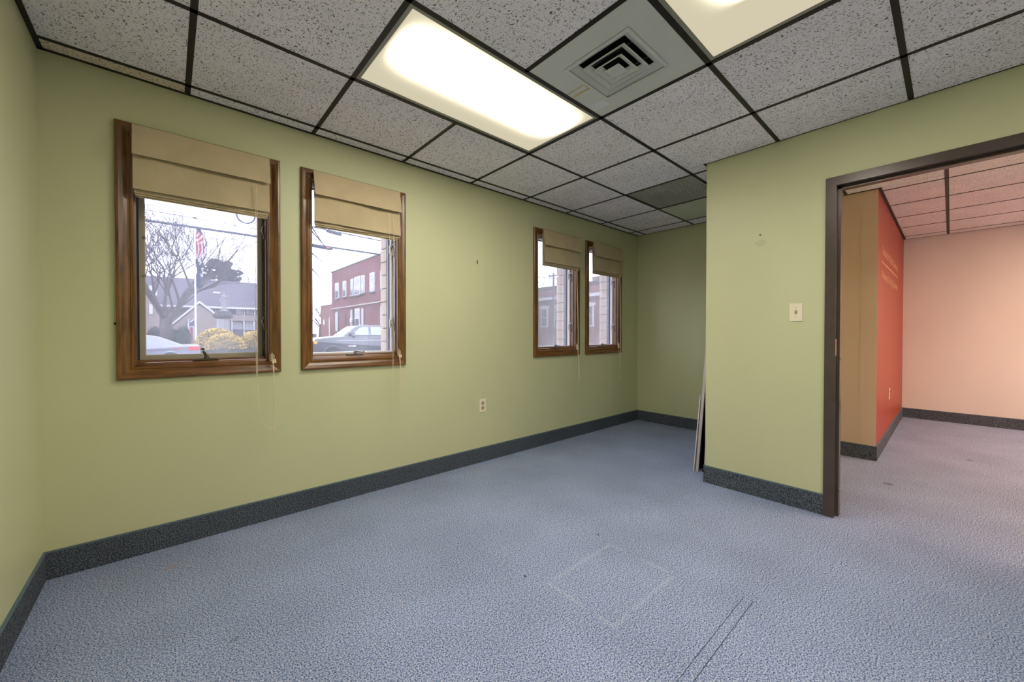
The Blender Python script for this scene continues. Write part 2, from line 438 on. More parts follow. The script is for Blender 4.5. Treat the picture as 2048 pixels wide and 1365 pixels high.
# ------------------------------------------------------------------ suspended ceiling
def rect_tiles(parent, xs, ys, skip, mat_of, region):
    proto = {}
    for i in range(len(xs)-1):
        for j in range(len(ys)-1):
            if skip(i, j): continue
            x0, x1, y1, y0 = xs[i], xs[i+1], ys[j], ys[j+1]
            r = region(x0, x1, y0, y1)
            if r is None: continue
            x0, x1, y0, y1 = r
            w, h = x1-x0-0.010, y1-y0-0.010
            if w < 0.02 or h < 0.02: continue
            m = mat_of(i, j); key = (round(w, 3), round(h, 3), m.name)
            c = Vector(((x0+x1)/2, (y0+y1)/2, CEIL+0.0016))
            if key not in proto:
                o = MB().box(-w/2, w/2, -h/2, h/2, 0.0, 0.016, b=0.0012)
                me = o.build('ceiling_tile', m); me.parent = parent; me.location = c; proto[key] = me
            else:
                share(proto[key], c, parent)
def tee(parent, x0, x1, y0, y1, name='ceiling_tee'):
    # flange plus stem
    mb = MB().box(x0, x1, y0, y1, CEIL, CEIL+0.0012)
    if x1-x0 > y1-y0: mb.box(x0, x1, (y0+y1)/2-0.001, (y0+y1)/2+0.001, CEIL+0.0012, CEIL+0.03)
    else: mb.box((x0+x1)/2-0.001, (x0+x1)/2+0.001, y0, y1, CEIL+0.0012, CEIL+0.03)
    return mb.build(name, M['tee'], parent)
FW = 0.024
cm = MB(); cm.box(XL, XF, YB, YW, CEIL+0.09, CEIL+0.12)
ce = struct(cm.build('ceiling', M['plenum']), 'suspended ceiling of speckled white tiles in dark bronze grid', 'ceiling')
kx = [XL]+[GX0+T*i for i in range(0, 8)]+[XF]                 # k lines
ly = [YW]+[GY0-T*i for i in range(0, 9)]+[YB]
ly = [v for v in ly if v > YB]+[YB]
# things that take a grid cell: lamps, diffuser, grille, panel   (i: cell between kx[i] and kx[i+1]; j: between ly[j] and ly[j+1])
TAKEN = {(2, 2), (3, 2), (3, 3), (2, 4), (3, 4), (6, 2), (7, 2), (2, 6), (3, 6)}
def reg(x0, x1, y0, y1):
    if x0 >= XD-1e-6 and y1 <= YC+1e-6: return None
    if x1 > XD and y0 < YC:
        if x0 < XD-0.02 and y1 <= YC+0.16: return (x0, min(x1, XD), y0, y1)
        if x0 < XD: return (x0, x1, max(y0, YC), y1) if y1 > YC+0.1 else (x0, XD, y0, y1)
        return (x0, x1, YC, y1)
    return (x0, x1, y0, y1)
_t = B('ceiling_tile', M['tile'], ce, XD+0.002, GX0+5*T-0.006, YC+0.003, GY0-2*T-0.006, CEIL+0.0016, CEIL+0.017)
rect_tiles(ce, kx, ly, lambda i, j: (i, j) in TAKEN, lambda i, j: M['tile_stain'] if (i, j) == (0, 0) else M['tile'], reg)
# stained border tile in the left corner is its own colour
lamp_rows = [GY0-1*T, GY0-2*T, GY0-3*T, GY0-4*T, GY0-5*T, GY0-6*T]
for k in range(0, 8):
    x = GX0+T*k
    if k == 2:            # this tee stops at the light panels
        for a, b in ((lamp_rows[0], YW), (lamp_rows[2], lamp_rows[1]), (lamp_rows[4], lamp_rows[3]), (YB, lamp_rows[5])): tee(ce, x-FW/2, x+FW/2, a, b)
    elif x < XD: tee(ce, x-FW/2, x+FW/2, YB, YW)
    else: tee(ce, x-FW/2, x+FW/2, YC, YW)
for y in ly[1:-1]:
    segs = []
    if y > YC: segs = [(XL, XF)]
    else: segs = [(XL, XD)]
    for a, b in segs: tee(ce, a, b, y-FW/2*0.999, y+FW/2*0.999)
# wall angles
WA = 0.020
for (a, b, c, d) in ((XL, XF, YW-WA, YW), (XL, XL+WA, YB, YW), (XD-0.006, XD, YB, YC+0.006), (XD-0.02, XF, YC, YC+WA), (XF-WA*0.5, XF, YC, YW), (XL, XD, YB, YB+WA)):
    MB().box(a, b, c, d, CEIL-0.0004, CEIL+0.0012).build('wall_angle', M['tee'], ce)

# next room ceiling
cn = MB(); cn.box(XD+0.12, XP, -4.2, YC-0.12, CEIL+0.09, CEIL+0.12)
c2 = struct(cn.build('ceiling', M['plenum']), 'suspended tile ceiling of the pink and red next room', 'ceiling')
nx = [XD+0.12]+[4.745-0.6096*2, 4.745-0.6096, 4.745, 4.745+T, 4.745+2*T, 4.745+3*T, 4.745+4*T]+[XP]
ny = [YC-0.12, 0.643, 0.033]+[0.033-T*i for i in range(1, 7)]+[-4.2]
TAKEN2 = {(3, 5), (4, 5), (1, 5), (2, 5), (5, 5), (6, 5)}
def reg2(x0, x1, y0, y1):
    if x0 >= XT-0.02 and y0 >= YR-0.02: return None
    if x1 > XT and y1 > YR:
        if x0 < XT-0.1 and y0 > YR: return (x0, XT, y0, y1)
        if x0 < XT-0.1: return (x0, XT, y0, y1)
        return (x0, x1, y0, min(y1, YR)) if y0 < YR else None
    return (x0, x1, y0, y1)
B('ceiling_tile', M['tile_warm'], c2, XT+0.001, 4.745-0.006, 0.033+0.006, YR-0.002, CEIL+0.0016, CEIL+0.017)
rect_tiles(c2, nx, ny, lambda i, j: (i, j) in TAKEN2, lambda i, j: M['tile_warm'], reg2)
for x in nx[1:-1]:
    if min(abs(x-4.745-k*T) for k in (-1, 1, 3)) < 0.01:       # stops at the light panels
        for a, b in ((0.033-3*T, YR if x > XT else YC-0.12), (-4.2, 0.033-4*T)): tee(c2, x-FW/2, x+FW/2, a, b)
        continue
    tee(c2, x-FW/2, x+FW/2, -4.2, YR if x > XT else YC-0.12)
for y in ny[1:-1]: tee(c2, XD+0.12, (XT if y > YR else XP), y-FW/2*0.999, y+FW/2*0.999)
for (a, b, c, d) in ((XT-0.022, XT, YR, YC-0.12), (XT-0.022, XP, YR-0.022, YR), (XP-0.006, XP, -4.2, YR), (XD+0.12, XT, YC-0.142, YC-0.12)):
    MB().box(a, b, c, d, CEIL-0.0004, CEIL+0.0012).build('wall_angle', M['tee'], c2)

# ------------------------------------------------------------------ ceiling lamps
def troffer(label, cx, cy, lens, group='ceiling light panels'):
    t = thing('ceiling_light', label, 'light', (cx, cy, CEIL+0.002), group)
    L, Wd = 2*T-0.024, T-0.024
    m = MB(); rim = 0.019
    z0, z1 = CEIL+0.002, CEIL+0.008
    for (a, b, c, d) in ((-L/2, L/2, -Wd/2, -Wd/2+rim), (-L/2, L/2, Wd/2-rim, Wd/2), (-L/2, -L/2+rim, -Wd/2+rim, Wd/2-rim), (L/2-rim, L/2, -Wd/2+rim, Wd/2-rim)):
        m.box(cx+a, cx+b, cy+c, cy+d, z0, z1, b=0.0015)
    m.build('frame', M['grey_metal'], t)
    B('lens', lens, t, cx-L/2+rim, cx+L/2-rim, cy-Wd/2+rim, cy+Wd/2-rim, CEIL+0.004, CEIL+0.007)
    h = MB(); h.box(cx-L/2, cx+L/2, cy-Wd/2, cy+Wd/2, CEIL+0.075, CEIL+0.08)
    for (a, b, c, d) in ((-L/2, L/2, -Wd/2, -Wd/2+0.004), (-L/2, L/2, Wd/2-0.004, Wd/2), (-L/2, -L/2+0.004, -Wd/2, Wd/2), (L/2-0.004, L/2, -Wd/2, Wd/2)):
        h.box(cx+a, cx+b, cy+c, cy+d, CEIL+0.008, CEIL+0.075)
    h.build('housing', M['white_metal'], t)
    for s in (-1, 1): B('latch', M['steel'], t, cx+s*0.42-0.012, cx+s*0.42+0.012, cy-Wd/2+0.003, cy-Wd/2+0.011, CEIL+0.0005, CEIL+0.002)
    return t
M['lens_a'] = lens_material('lit_lens_bright', LAMP*1.2, 0.66, -0.070, 0.094, 0.58)
M['lens_b'] = lens_material('lit_lens_dimmer', LAMP*1.9, 0.66, 0.0, 0.080, 0.36)
M['lens_c'] = lens_material('lit_lens_next_room', LAMP*2.6, 0.8, 0.0, 0.105, 0.60, S(255, 216, 186), S(255, 218, 190))
midx = GX0+2*T
troffer('brightly lit long ceiling light panel near the window wall', midx, GY0-1.5*T, M['lens_a'])
troffer('ceiling light panel cut off by the top edge, beside the air diffuser', midx, GY0-3.5*T, M['lens_b'])
troffer('added unseen ceiling light panel behind the camera', midx, GY0-5.5*T, M['lens_a'])  # unseen panel, added to brighten the near part of the room
troffer('middle ceiling light panel of the next room, outside the photo', 4.745+T, 0.033-3.5*T, M['lens_c'], 'next room light panels')
troffer('next room ceiling light panel nearest the pink wall, outside the photo', 4.745+3*T, 0.033-3.5*T, M['lens_c'], 'next room light panels')
troffer('next room ceiling light panel nearest the doorway, outside the photo', 4.745-T, 0.033-3.5*T, M['lens_c'], 'next room light panels')

# ------------------------------------------------------------------ square air diffuser
vx, vy = GX0+2.5*T, GY0-2.5*T
t = thing('air_diffuser', 'square stepped air diffuser in a plain white ceiling panel', 'air vent', (vx, vy, CEIL+0.002))
hp = T/2-0.010; ho = 0.171
m = MB(); z0, z1 = CEIL+0.0015, CEIL+0.006
for (a, b, c, d) in ((-hp, hp, -hp, -ho), (-hp, hp, ho, hp), (-hp, -ho, -ho, ho), (ho, hp, -ho, ho)): m.box(vx+a, vx+b, vy+c, vy+d, z0, z1)
m.build('panel', M['white_metal'], t)
def pyr_ring(name, h_out, z_out, h_in, z_in, mat, th=0.002, cap=False):
    # sloped square ring: outer edge low, inner edge high (a louvre cone)
    mb = MB(); out = [(-1, -1), (1, -1), (1, 1), (-1, 1)]
    for dz, flip in ((0, 1), (th, -1)):
        vs = [(vx+a*h_out, vy+b*h_out, z_out+dz) for a, b in out]+[(vx+a*h_in, vy+b*h_in, z_in+dz) for a, b in out]
        fs = [(i, (i+1) % 4, 4+(i+1) % 4, 4+i) for i in range(4)]
        mb.add(vs, fs)
    if name == 'louvre':        # rolled lip along the outer edge
        for (a, b, c, d) in ((-1, 1, -1, -1), (-1, 1, 1, 1), (-1, -1, -1, 1), (1, 1, -1, 1)):
            mb.box(vx+a*h_out-0.0012, vx+b*h_out+0.0012, vy+c*h_out-0.0012, vy+d*h_out+0.0012, z_out-0.0045, z_out+0.001)
    if cap: mb.add([(vx+a*h_in, vy+b*h_in, z_in) for a, b in out], [(0, 1, 2, 3)])
    return mb.build(name, mat, t)
pyr_ring('collar', 0.171, CEIL-0.001, 0.126, CEIL+0.020, M['white_metal'])
pyr_ring('flange', 0.176, CEIL-0.0015, 0.160, CEIL-0.0035, M['white_metal'], 0.003)
pyr_ring('louvre', 0.116, CEIL-0.004, 0.084, CEIL+0.014, M['white_metal'])
pyr_ring('louvre', 0.076, CEIL-0.010, 0.046, CEIL+0.008, M['white_metal'])
pyr_ring('louvre', 0.038, CEIL-0.016, 0.0005, CEIL+0.004, M['white_metal'])
B('duct', M['black'], ce, vx-0.165, vx+0.165, vy-0.165, vy+0.165, CEIL+0.030, CEIL+0.06)
for a in (-0.07, 0.07):
    B('louvre_support', M['steel'], t, vx+a-0.0015, vx+a+0.0015, vy-0.125, vy+0.125, CEIL+0.018, CEIL+0.022)
tp = MB(); tp.box(1.768, 1.830, 1.256, 1.350, CEIL+0.0008, CEIL+0.0015); tp.build('tape_patch', M['patch'], t)
st = MB(); st.box(1.588, 1.596, 1.25, 1.362, CEIL+0.0011, CEIL+0.0015); st.box(1.628, 1.640, 1.25, 1.355, CEIL+0.0011, CEIL+0.0015); st.box(1.590, 1.640, 1.243, 1.252, CEIL+0.0011, CEIL+0.0015)
st.build('water_stain', M['rust'], t)

# ribbed grille and smooth panel in the alcove
gx, gy = GX0+5.5*T, GY0-1.5*T
t = thing('return_grille', 'grey finely ribbed ceiling panel above the alcove', 'air vent', (gx, gy, CEIL+0.002))
B('backing', M['ribbed'], t, gx-hp, gx+hp, gy-hp, gy+hp, CEIL+0.006, CEIL+0.010)
rm = MB()
for i in range(28):
    y = gy-hp+0.012+i*(2*hp-0.024)/27
    rm.box(gx-hp, gx+hp, y-0.004, y+0.004, CEIL+0.002, CEIL+0.006)
rm.build('ribs', M['ribbed'], t, kind='stuff')
gx2 = GX0+6.5*T
t = thing('ceiling_panel', 'smooth grey-green reflecting ceiling panel with pale rim in the alcove', 'ceiling panel', (gx2, gy, CEIL+0.002))
m = MB()
for (a, b, c, d) in ((-hp, hp, -hp, -hp+0.02), (-hp, hp, hp-0.02, hp), (-hp, -hp+0.02, -hp+0.02, hp-0.02), (hp-0.02, hp, -hp+0.02, hp-0.02)): m.box(gx2+a, gx2+b, gy+c, gy+d, CEIL+0.0015, CEIL+0.005)
m.build('rim', M['white_metal'], t)
B('sheet', plain('green_grey_sheet', S(206, 212, 196), 0.22, 0.6, 0.1, 0.03), t, gx2-hp+0.02, gx2+hp-0.02, gy-hp+0.02, gy+hp-0.02, CEIL+0.003, CEIL+0.006)

# ------------------------------------------------------------------ windows
def ring(prof, cx, hx, z0, z1, mats, names, parent):
    """moulding around a rectangle; prof = (t outward, y); four mitred pieces"""
    cs = [(-1, 0), (1, 0), (1, 1), (-1, 1)]
    def pt(k, tt, y):
        a, b = cs[k]; return Vector((cx+a*(hx+tt), y, (z1+tt) if b else (z0-tt)))
    n = len(prof); res = []
    for k in range(4):
        vs = [pt(k, *p) for p in prof]+[pt((k+1) % 4, *p) for p in prof]
        fs = [(i, (i+1) % n, n+(i+1) % n, n+i) for i in range(n)]+[tuple(range(n)), tuple(range(2*n-1, n-1, -1))]
        mt = mats[0] if k % 2 == 0 else mats[1]
        res.append(MB().add(vs, fs).build(names, mt, parent))
    return res
WO = ['leftmost window, behind it a bare tree and a flagpole', 'second window from the left, showing the brick building and pickup truck', 'third window from the left, showing a brick front and pale blocks', 'rightmost narrow window next to the alcove corner']
for n, c in enumerate(WIN):
    w = thing('window_%d' % (n+1), 'wood-trimmed casement '+WO[n], 'window', (c, YW, WZ0), kind='structure')
    zi0, zi1, hi = WZ0+0.062, WZ1-0.062, WH-0.062
    cas = [(0.0, YW-0.001), (0.0, YW-0.009), (0.004, YW-0.013), (0.009, YW-0.013), (0.012, YW-0.010), (0.020, YW-0.011), (0.034, YW-0.018), (0.050, YW-0.022), (0.058, YW-0.021), (0.062, YW-0.016), (0.062, YW-0.0005)]
    ring(cas, c, hi, zi0, zi1, (M['wood_h'], M['wood_v']), 'casing', w)
    jam = [(0.006, YW), (0.0, YW-0.004), (-0.002, YW+0.016), (-0.010, YW+0.018), (-0.010, YW+0.030), (-0.004, YW+0.032), (-0.004, 2.80 if n == 0 else 2.766), (0.010, 2.80 if n == 0 else 2.766)]
    ring(jam, c, hi, zi0, zi1, (M['wood_h'], M['wood_v']), 'jamb', w)
    # sill ramp that carries the crank
    pf = [(0.0, zi0), (YW+0.014, zi0+0.004), (YW+0.020, zi0+0.018), (YW+0.044, zi0+0.022), (YW+0.050, zi0+0.031), (2.80, zi0+0.031), (2.80, zi0-0.004), (YW+0.002, zi0-0.004)]
    pf[0] = (YW+0.002, zi0)
    MB().prism([(c-hi+0.004, y, z) for y, z in pf], (2*hi-0.008, 0, 0)).build('sill', M['wood_h'], w)
    zb = zi0+0.031
    if n == 0:
        sc = [(0.0, 2.806), (0.0, 2.817), (-0.024, 2.817), (-0.024, 2.810), (-0.020, 2.806)]
        ring(sc, c, 0.272, zb, zi1-0.004, (M['screen_frame'], M['screen_frame']), 'screen_frame', w)
        B('screen_mesh', M['mesh'], w, c-0.25, c+0.25, 2.8135, 2.8138, zb+0.022, zi1-0.03)
        for zz in (1.42, 1.62): MB().lathe([(0.0, 0), (0.006, 0.0), (0.006, 0.012), (0, 0.014)], (c-0.252, 2.800, zz), 8, 'y').build('screen_pin', M['steel'], w)
        hg, gy0 = 0.262, 2.838
    else:
        ring([(0.0, 2.767), (0.0, 2.80), (-0.012, 2.80), (-0.012, 2.772), (-0.010, 2.767)], c, hi-0.002, zb, zi1-0.004, (M['liner'], M['liner']), 'vinyl_liner', w)
        hg, gy0 = 0.268, 2.815
    ring([(0.022, gy0-0.014), (0.022, gy0+0.016), (0.0, gy0+0.016), (0.0, gy0-0.006), (0.004, gy0-0.014)], c, hg, zb+(0.012 if n else 0.004), zi1-0.02, (M['sash'], M['sash']), 'sash', w)
    B('pane', M['glass'], w, c-hg-0.008, c+hg+0.008, gy0+0.001, gy0+0.004, zb+0.002, zi1-0.012)
    # crank
    cz, cy, cx = zi0+0.022, YW+0.030, c-0.005
    ck = M['crank'] if n == 0 else M['steel']
    m = MB().prism([(cx-0.058, cy-0.012, cz), (cx+0.058, cy-0.012, cz), (cx+0.058, cy+0.014, cz), (cx-0.058, cy+0.014, cz)], (0, 0, 0.006))
    m.box(cx-0.054, cx+0.054, cy-0.006, cy+0.012, cz+0.006, cz+0.010)
    cb = m.build('crank_base', ck, w)
    m = MB()
    m.lathe([(0.012, 0), (0.013, 0.008), (0.009, 0.016), (0.006, 0.018)], (cx+0.002, cy-0.002, cz+0.008), 12)
    if n == 0:
        m.tube([(cx+0.004, cy-0.004, cz+0.018), (cx-0.004, cy-0.012, cz+0.034), (cx-0.013, cy-0.016, cz+0.052)], 0.0085, 8, 0.006)
        m.lathe([(0.003, -0.006), (0.0075, -0.003), (0.0085, 0.002), (0.006, 0.007), (0.002, 0.009)], (cx-0.014, cy-0.017, cz+0.060), 10)
    else:
        m.tube([(cx-0.012, cy-0.004, cz+0.018), (cx+0.006, cy-0.010, cz+0.030), (cx+0.025, cy-0.012, cz+0.020), (cx+0.050, cy-0.012, cz+0.018)], 0.007, 8, 0.005)
        m.lathe([(0.002, -0.006), (0.006, -0.002), (0.006, 0.004), (0.002, 0.008)], (cx+0.054, cy-0.012, cz+0.020), 10)
    m.build('crank_handle', ck, cb, smooth=True)
    # two lock levers on the right jamb
    for zl in (1.19, 1.74):
        X = c+hi-0.004
        lk = MB().box(X-0.004, X, 2.750, 2.775, zl-0.02, zl+0.045, b=0.001).build('lock_plate', M['crank'] if n == 0 else M['steel'], w)
        MB().tube([(X-0.006, 2.760, zl+0.03), (X-0.020, 2.748, zl+0.0), (X-0.012, 2.738, zl-0.03), (X-0.010, 2.735, zl-0.055)], 0.005, 6, 0.0035).build('lock_lever', M['crank'], lk, smooth=True)
        if n: B('keeper', M['liner'], w, X-0.016, X-0.004, 2.778, 2.796, zl-0.025, zl+0.035, b=0.001)

# ------------------------------------------------------------------ roman shades
def cloth(mb, x0, x1, za, zb, ya, yb, amp, seed, nxs=28, nzs=8, th=0.0016, side=0.0):
    rnd = random.Random(seed); ph = [rnd.uniform(0, 6.28) for _ in range(4)]; fr = [rnd.uniform(14, 22), rnd.uniform(28, 42), rnd.uniform(8, 12)]
    g = []
    for j in range(nzs+1):
        v = j/nzs
        for i in range(nxs+1):
            u = i/nxs; x = x0+(x1-x0)*u; z = za+(zb-za)*v
            w = amp*(math.sin(fr[0]*x+ph[0])*0.5+math.sin(fr[1]*x+ph[1]+2*v)*0.25+math.sin(fr[2]*x+ph[2]+3*v)*0.4)
            y = ya+(yb-ya)*v+w*(0.15+0.85*math.sin(math.pi*min(1, v*0.62)))
            z += (0.35*w*v if j == nzs else 0)
            g.append(Vector((x, y, z)))
    k = nxs+1; n0 = len(g)
    vs = g+[p+Vector((0, th, 0)) for p in g]; fs = []
    for j in range(nzs):
        for i in range(nxs):
            a = j*k+i; fs += [(a, a+1, a+k+1, a+k), (n0+a, n0+a+k, n0+a+k+1, n0+a+1)]
    for i in range(nxs): fs += [(i, n0+i, n0+i+1, i+1), (nzs*k+i, nzs*k+i+1, n0+nzs*k+i+1, n0+nzs*k+i)]
    for j in range(nzs): fs += [(j*k, j*k+k, n0+j*k+k, n0+j*k), (j*k+nxs, n0+j*k+nxs, n0+j*k+k+nxs, j*k+k+nxs)]
    return mb.add(vs, fs)
def smooth_path(pts, n=5):
    P = [Vector(p) for p in pts]; out = []
    for i in range(len(P)-1):
        p0, p1, p2, p3 = P[max(i-1, 0)], P[i], P[i+1], P[min(i+2, len(P)-1)]
        for k in range(n):
            s = k/n; out.append(0.5*((2*p1)+(p2-p0)*s+(2*p0-5*p1+4*p2-p3)*s*s+(3*p1-p0-3*p2+p3)*s**3))
    return out+[P[-1]]
SHL = ['on the leftmost window', 'on the second window from the left', 'on the third window from the left', 'on the rightmost window']
SHX = [0.002, 0.0, 0.022, 0.012]
CORD = [
 [[(0.364, 2.628, 1.965), (0.372, 2.622, 1.80), (0.371, 2.62, 1.40), (0.370, 2.62, 1.02), (0.376, 2.62, 0.767), (0.390, 2.62, 0.625), (0.425, 2.62, 0.567), (0.455, 2.62, 0.566), (0.461, 2.63, 0.62), (0.461, 2.64, 0.905), (0.455, 2.664, 0.985)],
  [(0.376, 2.628, 1.965), (0.380, 2.622, 1.80), (0.379, 2.624, 1.40), (0.378, 2.624, 1.02), (0.381, 2.624, 0.767), (0.394, 2.624, 0.63), (0.428, 2.624, 0.573), (0.452, 2.624, 0.571), (0.457, 2.632, 0.63), (0.4585, 2.64, 0.905), (0.4545, 2.664, 0.985)]],
 [[(1.160, 2.628, 1.962), (1.166, 2.622, 1.80), (1.189, 2.622, 1.40), (1.189, 2.62, 1.00), (1.188, 2.62, 0.69), (1.202, 2.62, 0.62), (1.222, 2.62, 0.597), (1.242, 2.62, 0.62), (1.250, 2.63, 0.66), (1.252, 2.64, 0.90), (1.250, 2.664, 0.985)],
  [(1.196, 2.628, 1.962), (1.198, 2.622, 1.80), (1.193, 2.622, 1.40), (1.192, 2.624, 1.00), (1.191, 2.624, 0.69), (1.206, 2.624, 0.625), (1.224, 2.624, 0.602), (1.246, 2.624, 0.62), (1.254, 2.63, 0.66), (1.256, 2.64, 0.90), (1.252, 2.664, 0.985)]],
 [[(3.235, 2.628, 1.80), (3.240, 2.618, 1.40), (3.242, 2.612, 1.00), (3.255, 2.612, 0.78), (3.262, 2.612, 0.64), (3.270, 2.612, 0.64), (3.272, 2.62, 0.80), (3.282, 2.664, 1.00)],
  [(3.240, 2.628, 1.80), (3.246, 2.618, 1.40), (3.247, 2.612, 1.00), (3.248, 2.612, 0.78), (3.252, 2.612, 0.62)]],
 [[(4.030, 2.628, 1.82), (4.034, 2.618, 1.40), (4.034, 2.612, 1.00), (4.034, 2.612, 0.78), (4.034, 2.612, 0.60)],
  [(4.050, 2.628, 1.82), (4.052, 2.618, 1.40), (4.052, 2.618, 1.00), (4.050, 2.622, 0.80), (4.048, 2.624, 0.74), (4.056, 2.63, 0.80), (4.064, 2.664, 1.00)]]]
for n, c in enumerate(WIN):
    cc = c+SHX[n]; x0, x1 = cc-0.288, cc+0.288
    t = thing('roman_shade', 'raised tan fabric roman shade '+SHL[n], 'shade', (cc, YW-0.024, 1.79), 'tan roman shades on the windows')
    B('headrail', M['wood_h'], t, x0+0.004, x1-0.004, 2.650, 2.6785, 2.118, 2.136)
    m = MB(); cloth(m, x0, x1, 2.139, 1.985, 2.6465, 2.617, 0.006, n*7+1); m.build('upper_fold', M['fabric'], t, smooth=True)
    m = MB(); cloth(m, x0+0.002, x1-0.002, 2.010, 1.822, 2.6460, 2.632, 0.007, n*7+2); m.build('lower_fold', M['fabric'], t, smooth=True)
    for k, (dz, y) in enumerate(((1.806, 2.650), (1.797, 2.657), (1.789, 2.664))):
        m = MB(); cloth(m, x0+0.005+0.003*k, x1-0.006-0.003*k, 2.11, dz, y+0.003, y, 0.003, n*7+3+k, 20, 4); m.build('rear_fold', M['fabric'], t, smooth=True)
    MB().tube([(x0+0.008, 2.626, 1.992), (x1-0.008, 2.626, 1.992)], 0.004, 6).build('fold_rod', M['fabric'], t)
    for path in CORD[n]:
        MB().tube(smooth_path(path), 0.0014, 5).build('cord', M['cord'], t, smooth=True)
    # cord cleat and tassels
    ex, ez = [(0.455, 0.985), (1.251, 0.985), (3.276, 0.99), (4.060, 0.99)][n]
    k = MB().tube([(ex, 2.668, ez+0.022), (ex, 2.654, ez+0.018), (ex, 2.652, ez), (ex, 2.668, ez-0.004)], 0.0022, 6).build('cleat_hook', M['steel'], t)
    m = MB()
    for i, (dx, r) in enumerate(((-0.006, 0.014), (0.001, 0.016), (0.006, 0.013))):
        m.tube([(ex+dx+0.005*math.sin(a), 2.655-0.003*i, ez-0.010+r*1.5*math.cos(a)) for a in [j*6.283/12 for j in range(13)]], 0.0013, 5)
    m.build('wound_cord', M['cord'], t)
    for dx, dz in ((0.004, -0.030), (0.015, -0.028)):
        MB().lathe([(0.0015, 0.010), (0.004, 0.006), (0.006, -0.010), (0.0055, -0.014), (0.001, -0.015)], (ex+dx, 2.652, ez+dz), 10).build('tassel', M['cord'], t, smooth=True)
    e = Vector(CORD[n][1][-1] if n == 2 else (CORD[n][0][-1] if n == 3 else CORD[n][0][6 if n == 1 else 7]))
    MB().lathe([(0.001, 0.010), (0.003, 0.006), (0.0055, -0.012), (0.001, -0.014)], e-Vector((0, 0, 0.004)), 8).build('cord_weight', M['cord'], t, smooth=True)

# ------------------------------------------------------------------ doorway frame
d1 = thing('door_1', 'dark brown metal door frame around the open doorway', 'door frame', (XD, 0.49, 0), kind='structure')
XA, XB = XD-0.014, XD+0.134
def jamb_prof(sgn, y):      # plan profile of an upright; sgn=+1 for the left one
    q = [(XA, 0.052), (XA, 0.0), (XD+0.034, 0.0), (XD+0.034, -0.015), (XD+0.085, -0.015), (XD+0.085, 0.0), (XB, 0.0), (XB, 0.052), (XD+0.122, 0.052), (XD+0.122, 0.036), (XD-0.002, 0.036), (XD-0.002, 0.052)]
    return [(a, y+sgn*b) for a, b in q]
j1 = MB().prism([(a, b, 0.0) for a, b in jamb_prof(1, DY0)], (0, 0, DZ)).build('jamb', M['bronze'], d1)
j2 = MB().prism([(a, b, 0.0) for a, b in jamb_prof(-1, DY1)], (0, 0, DZ)).build('jamb', M['bronze'], d1)
hp_ = [(a, DZ+(b-DY0)) for a, b in jamb_prof(1, DY0)]
MB().prism([(a, DY1-0.052, z) for a, z in hp_], (0, DY0-DY1+0.104, 0)).build('head', M['bronze'], d1)
B('strike_plate', M['brass'], j1, XD-0.010, XD+0.020, DY0-0.0015, DY0+0.001, 0.985, 1.085, b=0.0006)
for zz in (0.16, 0.985-0.02, 1.82):
    MB().lathe([(0.0, -0.002), (0.006, -0.0015), (0.005, -0.007), (0.0, -0.008)], (XD+0.055, DY0-0.0135, zz), 10, 'y').build('door_silencer', M['rubber'], j1)

# ------------------------------------------------------------------ small wall fittings
sy, sz = 0.660, 1.2545
t = thing('light_switch', 'ivory toggle light switch on the green wall beside the doorway', 'light switch', (XD, sy, sz))
B('plate', M['ivory'], t, XD-0.006, XD, sy-0.035, sy+0.035, sz-0.058, sz+0.058, b=0.002)
B('toggle_slot', M['ivory_dark'], t, XD-0.0075, XD-0.0055, sy-0.006, sy+0.006, sz-0.013, sz+0.013)
MB().prism([(XD-0.006, sy-0.004, sz-0.004), (XD-0.006, sy+0.004, sz-0.004), (XD-0.006, sy+0.004, sz+0.008), (XD-0.006, sy-0.004, sz+0.008)], (-0.011, 0, 0.006)).build('toggle', M['ivory_dark'], t)
for dz in (-0.030, 0.030): MB().lathe([(0.0, -0.0072), (0.003, -0.0068), (0.003, -0.0055)], (XD, sy, sz+dz), 8, 'x').build('screw', M['ivory_dark'], t)
def outlet(label, cx, ywall, cz):
    t = thing('wall_outlet', label, 'outlet', (cx, ywall, cz), 'wall outlets')
    B('plate', M['ivory'], t, cx-0.035, cx+0.035, ywall-0.006, ywall, cz-0.058, cz+0.058, b=0.002)
    for dz in (-0.0205, 0.0205):
        r = MB().lathe([(0.0, -0.0085), (0.0165, -0.008), (0.017, -0.0055)], (cx, ywall, cz+dz), 16, 'y').build('receptacle', M['ivory_dark'], t)
        for dx in (-0.006, 0.006): B('slot', M['slot'], r, cx+dx-0.001, cx+dx+0.001, ywall-0.0092, ywall-0.0080, cz+dz-0.002, cz+dz+0.007)
    MB().lathe([(0.0, -0.0072), (0.0025, -0.0068), (0.0025, -0.0055)], (cx, ywall, cz), 8, 'y').build('screw', M['ivory_dark'], t)
outlet('ivory double outlet on the green wall below the small hook', 2.043, YW, 0.491)
outlet('ivory outlet on the orange-red wall near the floor', 5.72, YR, 0.485)
hk = MB().tube([(1.984, YW, 1.745), (1.984, YW-0.008, 1.742), (1.981, YW-0.014, 1.732), (1.983, YW-0.012, 1.722), (1.988, YW-0.006, 1.719)], 0.0028, 6).build('wall_hook', M['slot'])
tag(hk, 'tiny dark hook on the bare green wall between the window pairs', 'hook')
sk = MB().lathe([(0.0, -0.010), (0.006, -0.008), (0.006, -0.002), (0.003, 0.0)], (-0.196, YW, 1.164), 8, 'y').build('wall_screw', M['slot'])
tag(sk, 'small dark screw head in the wall left of the leftmost window', 'screw')

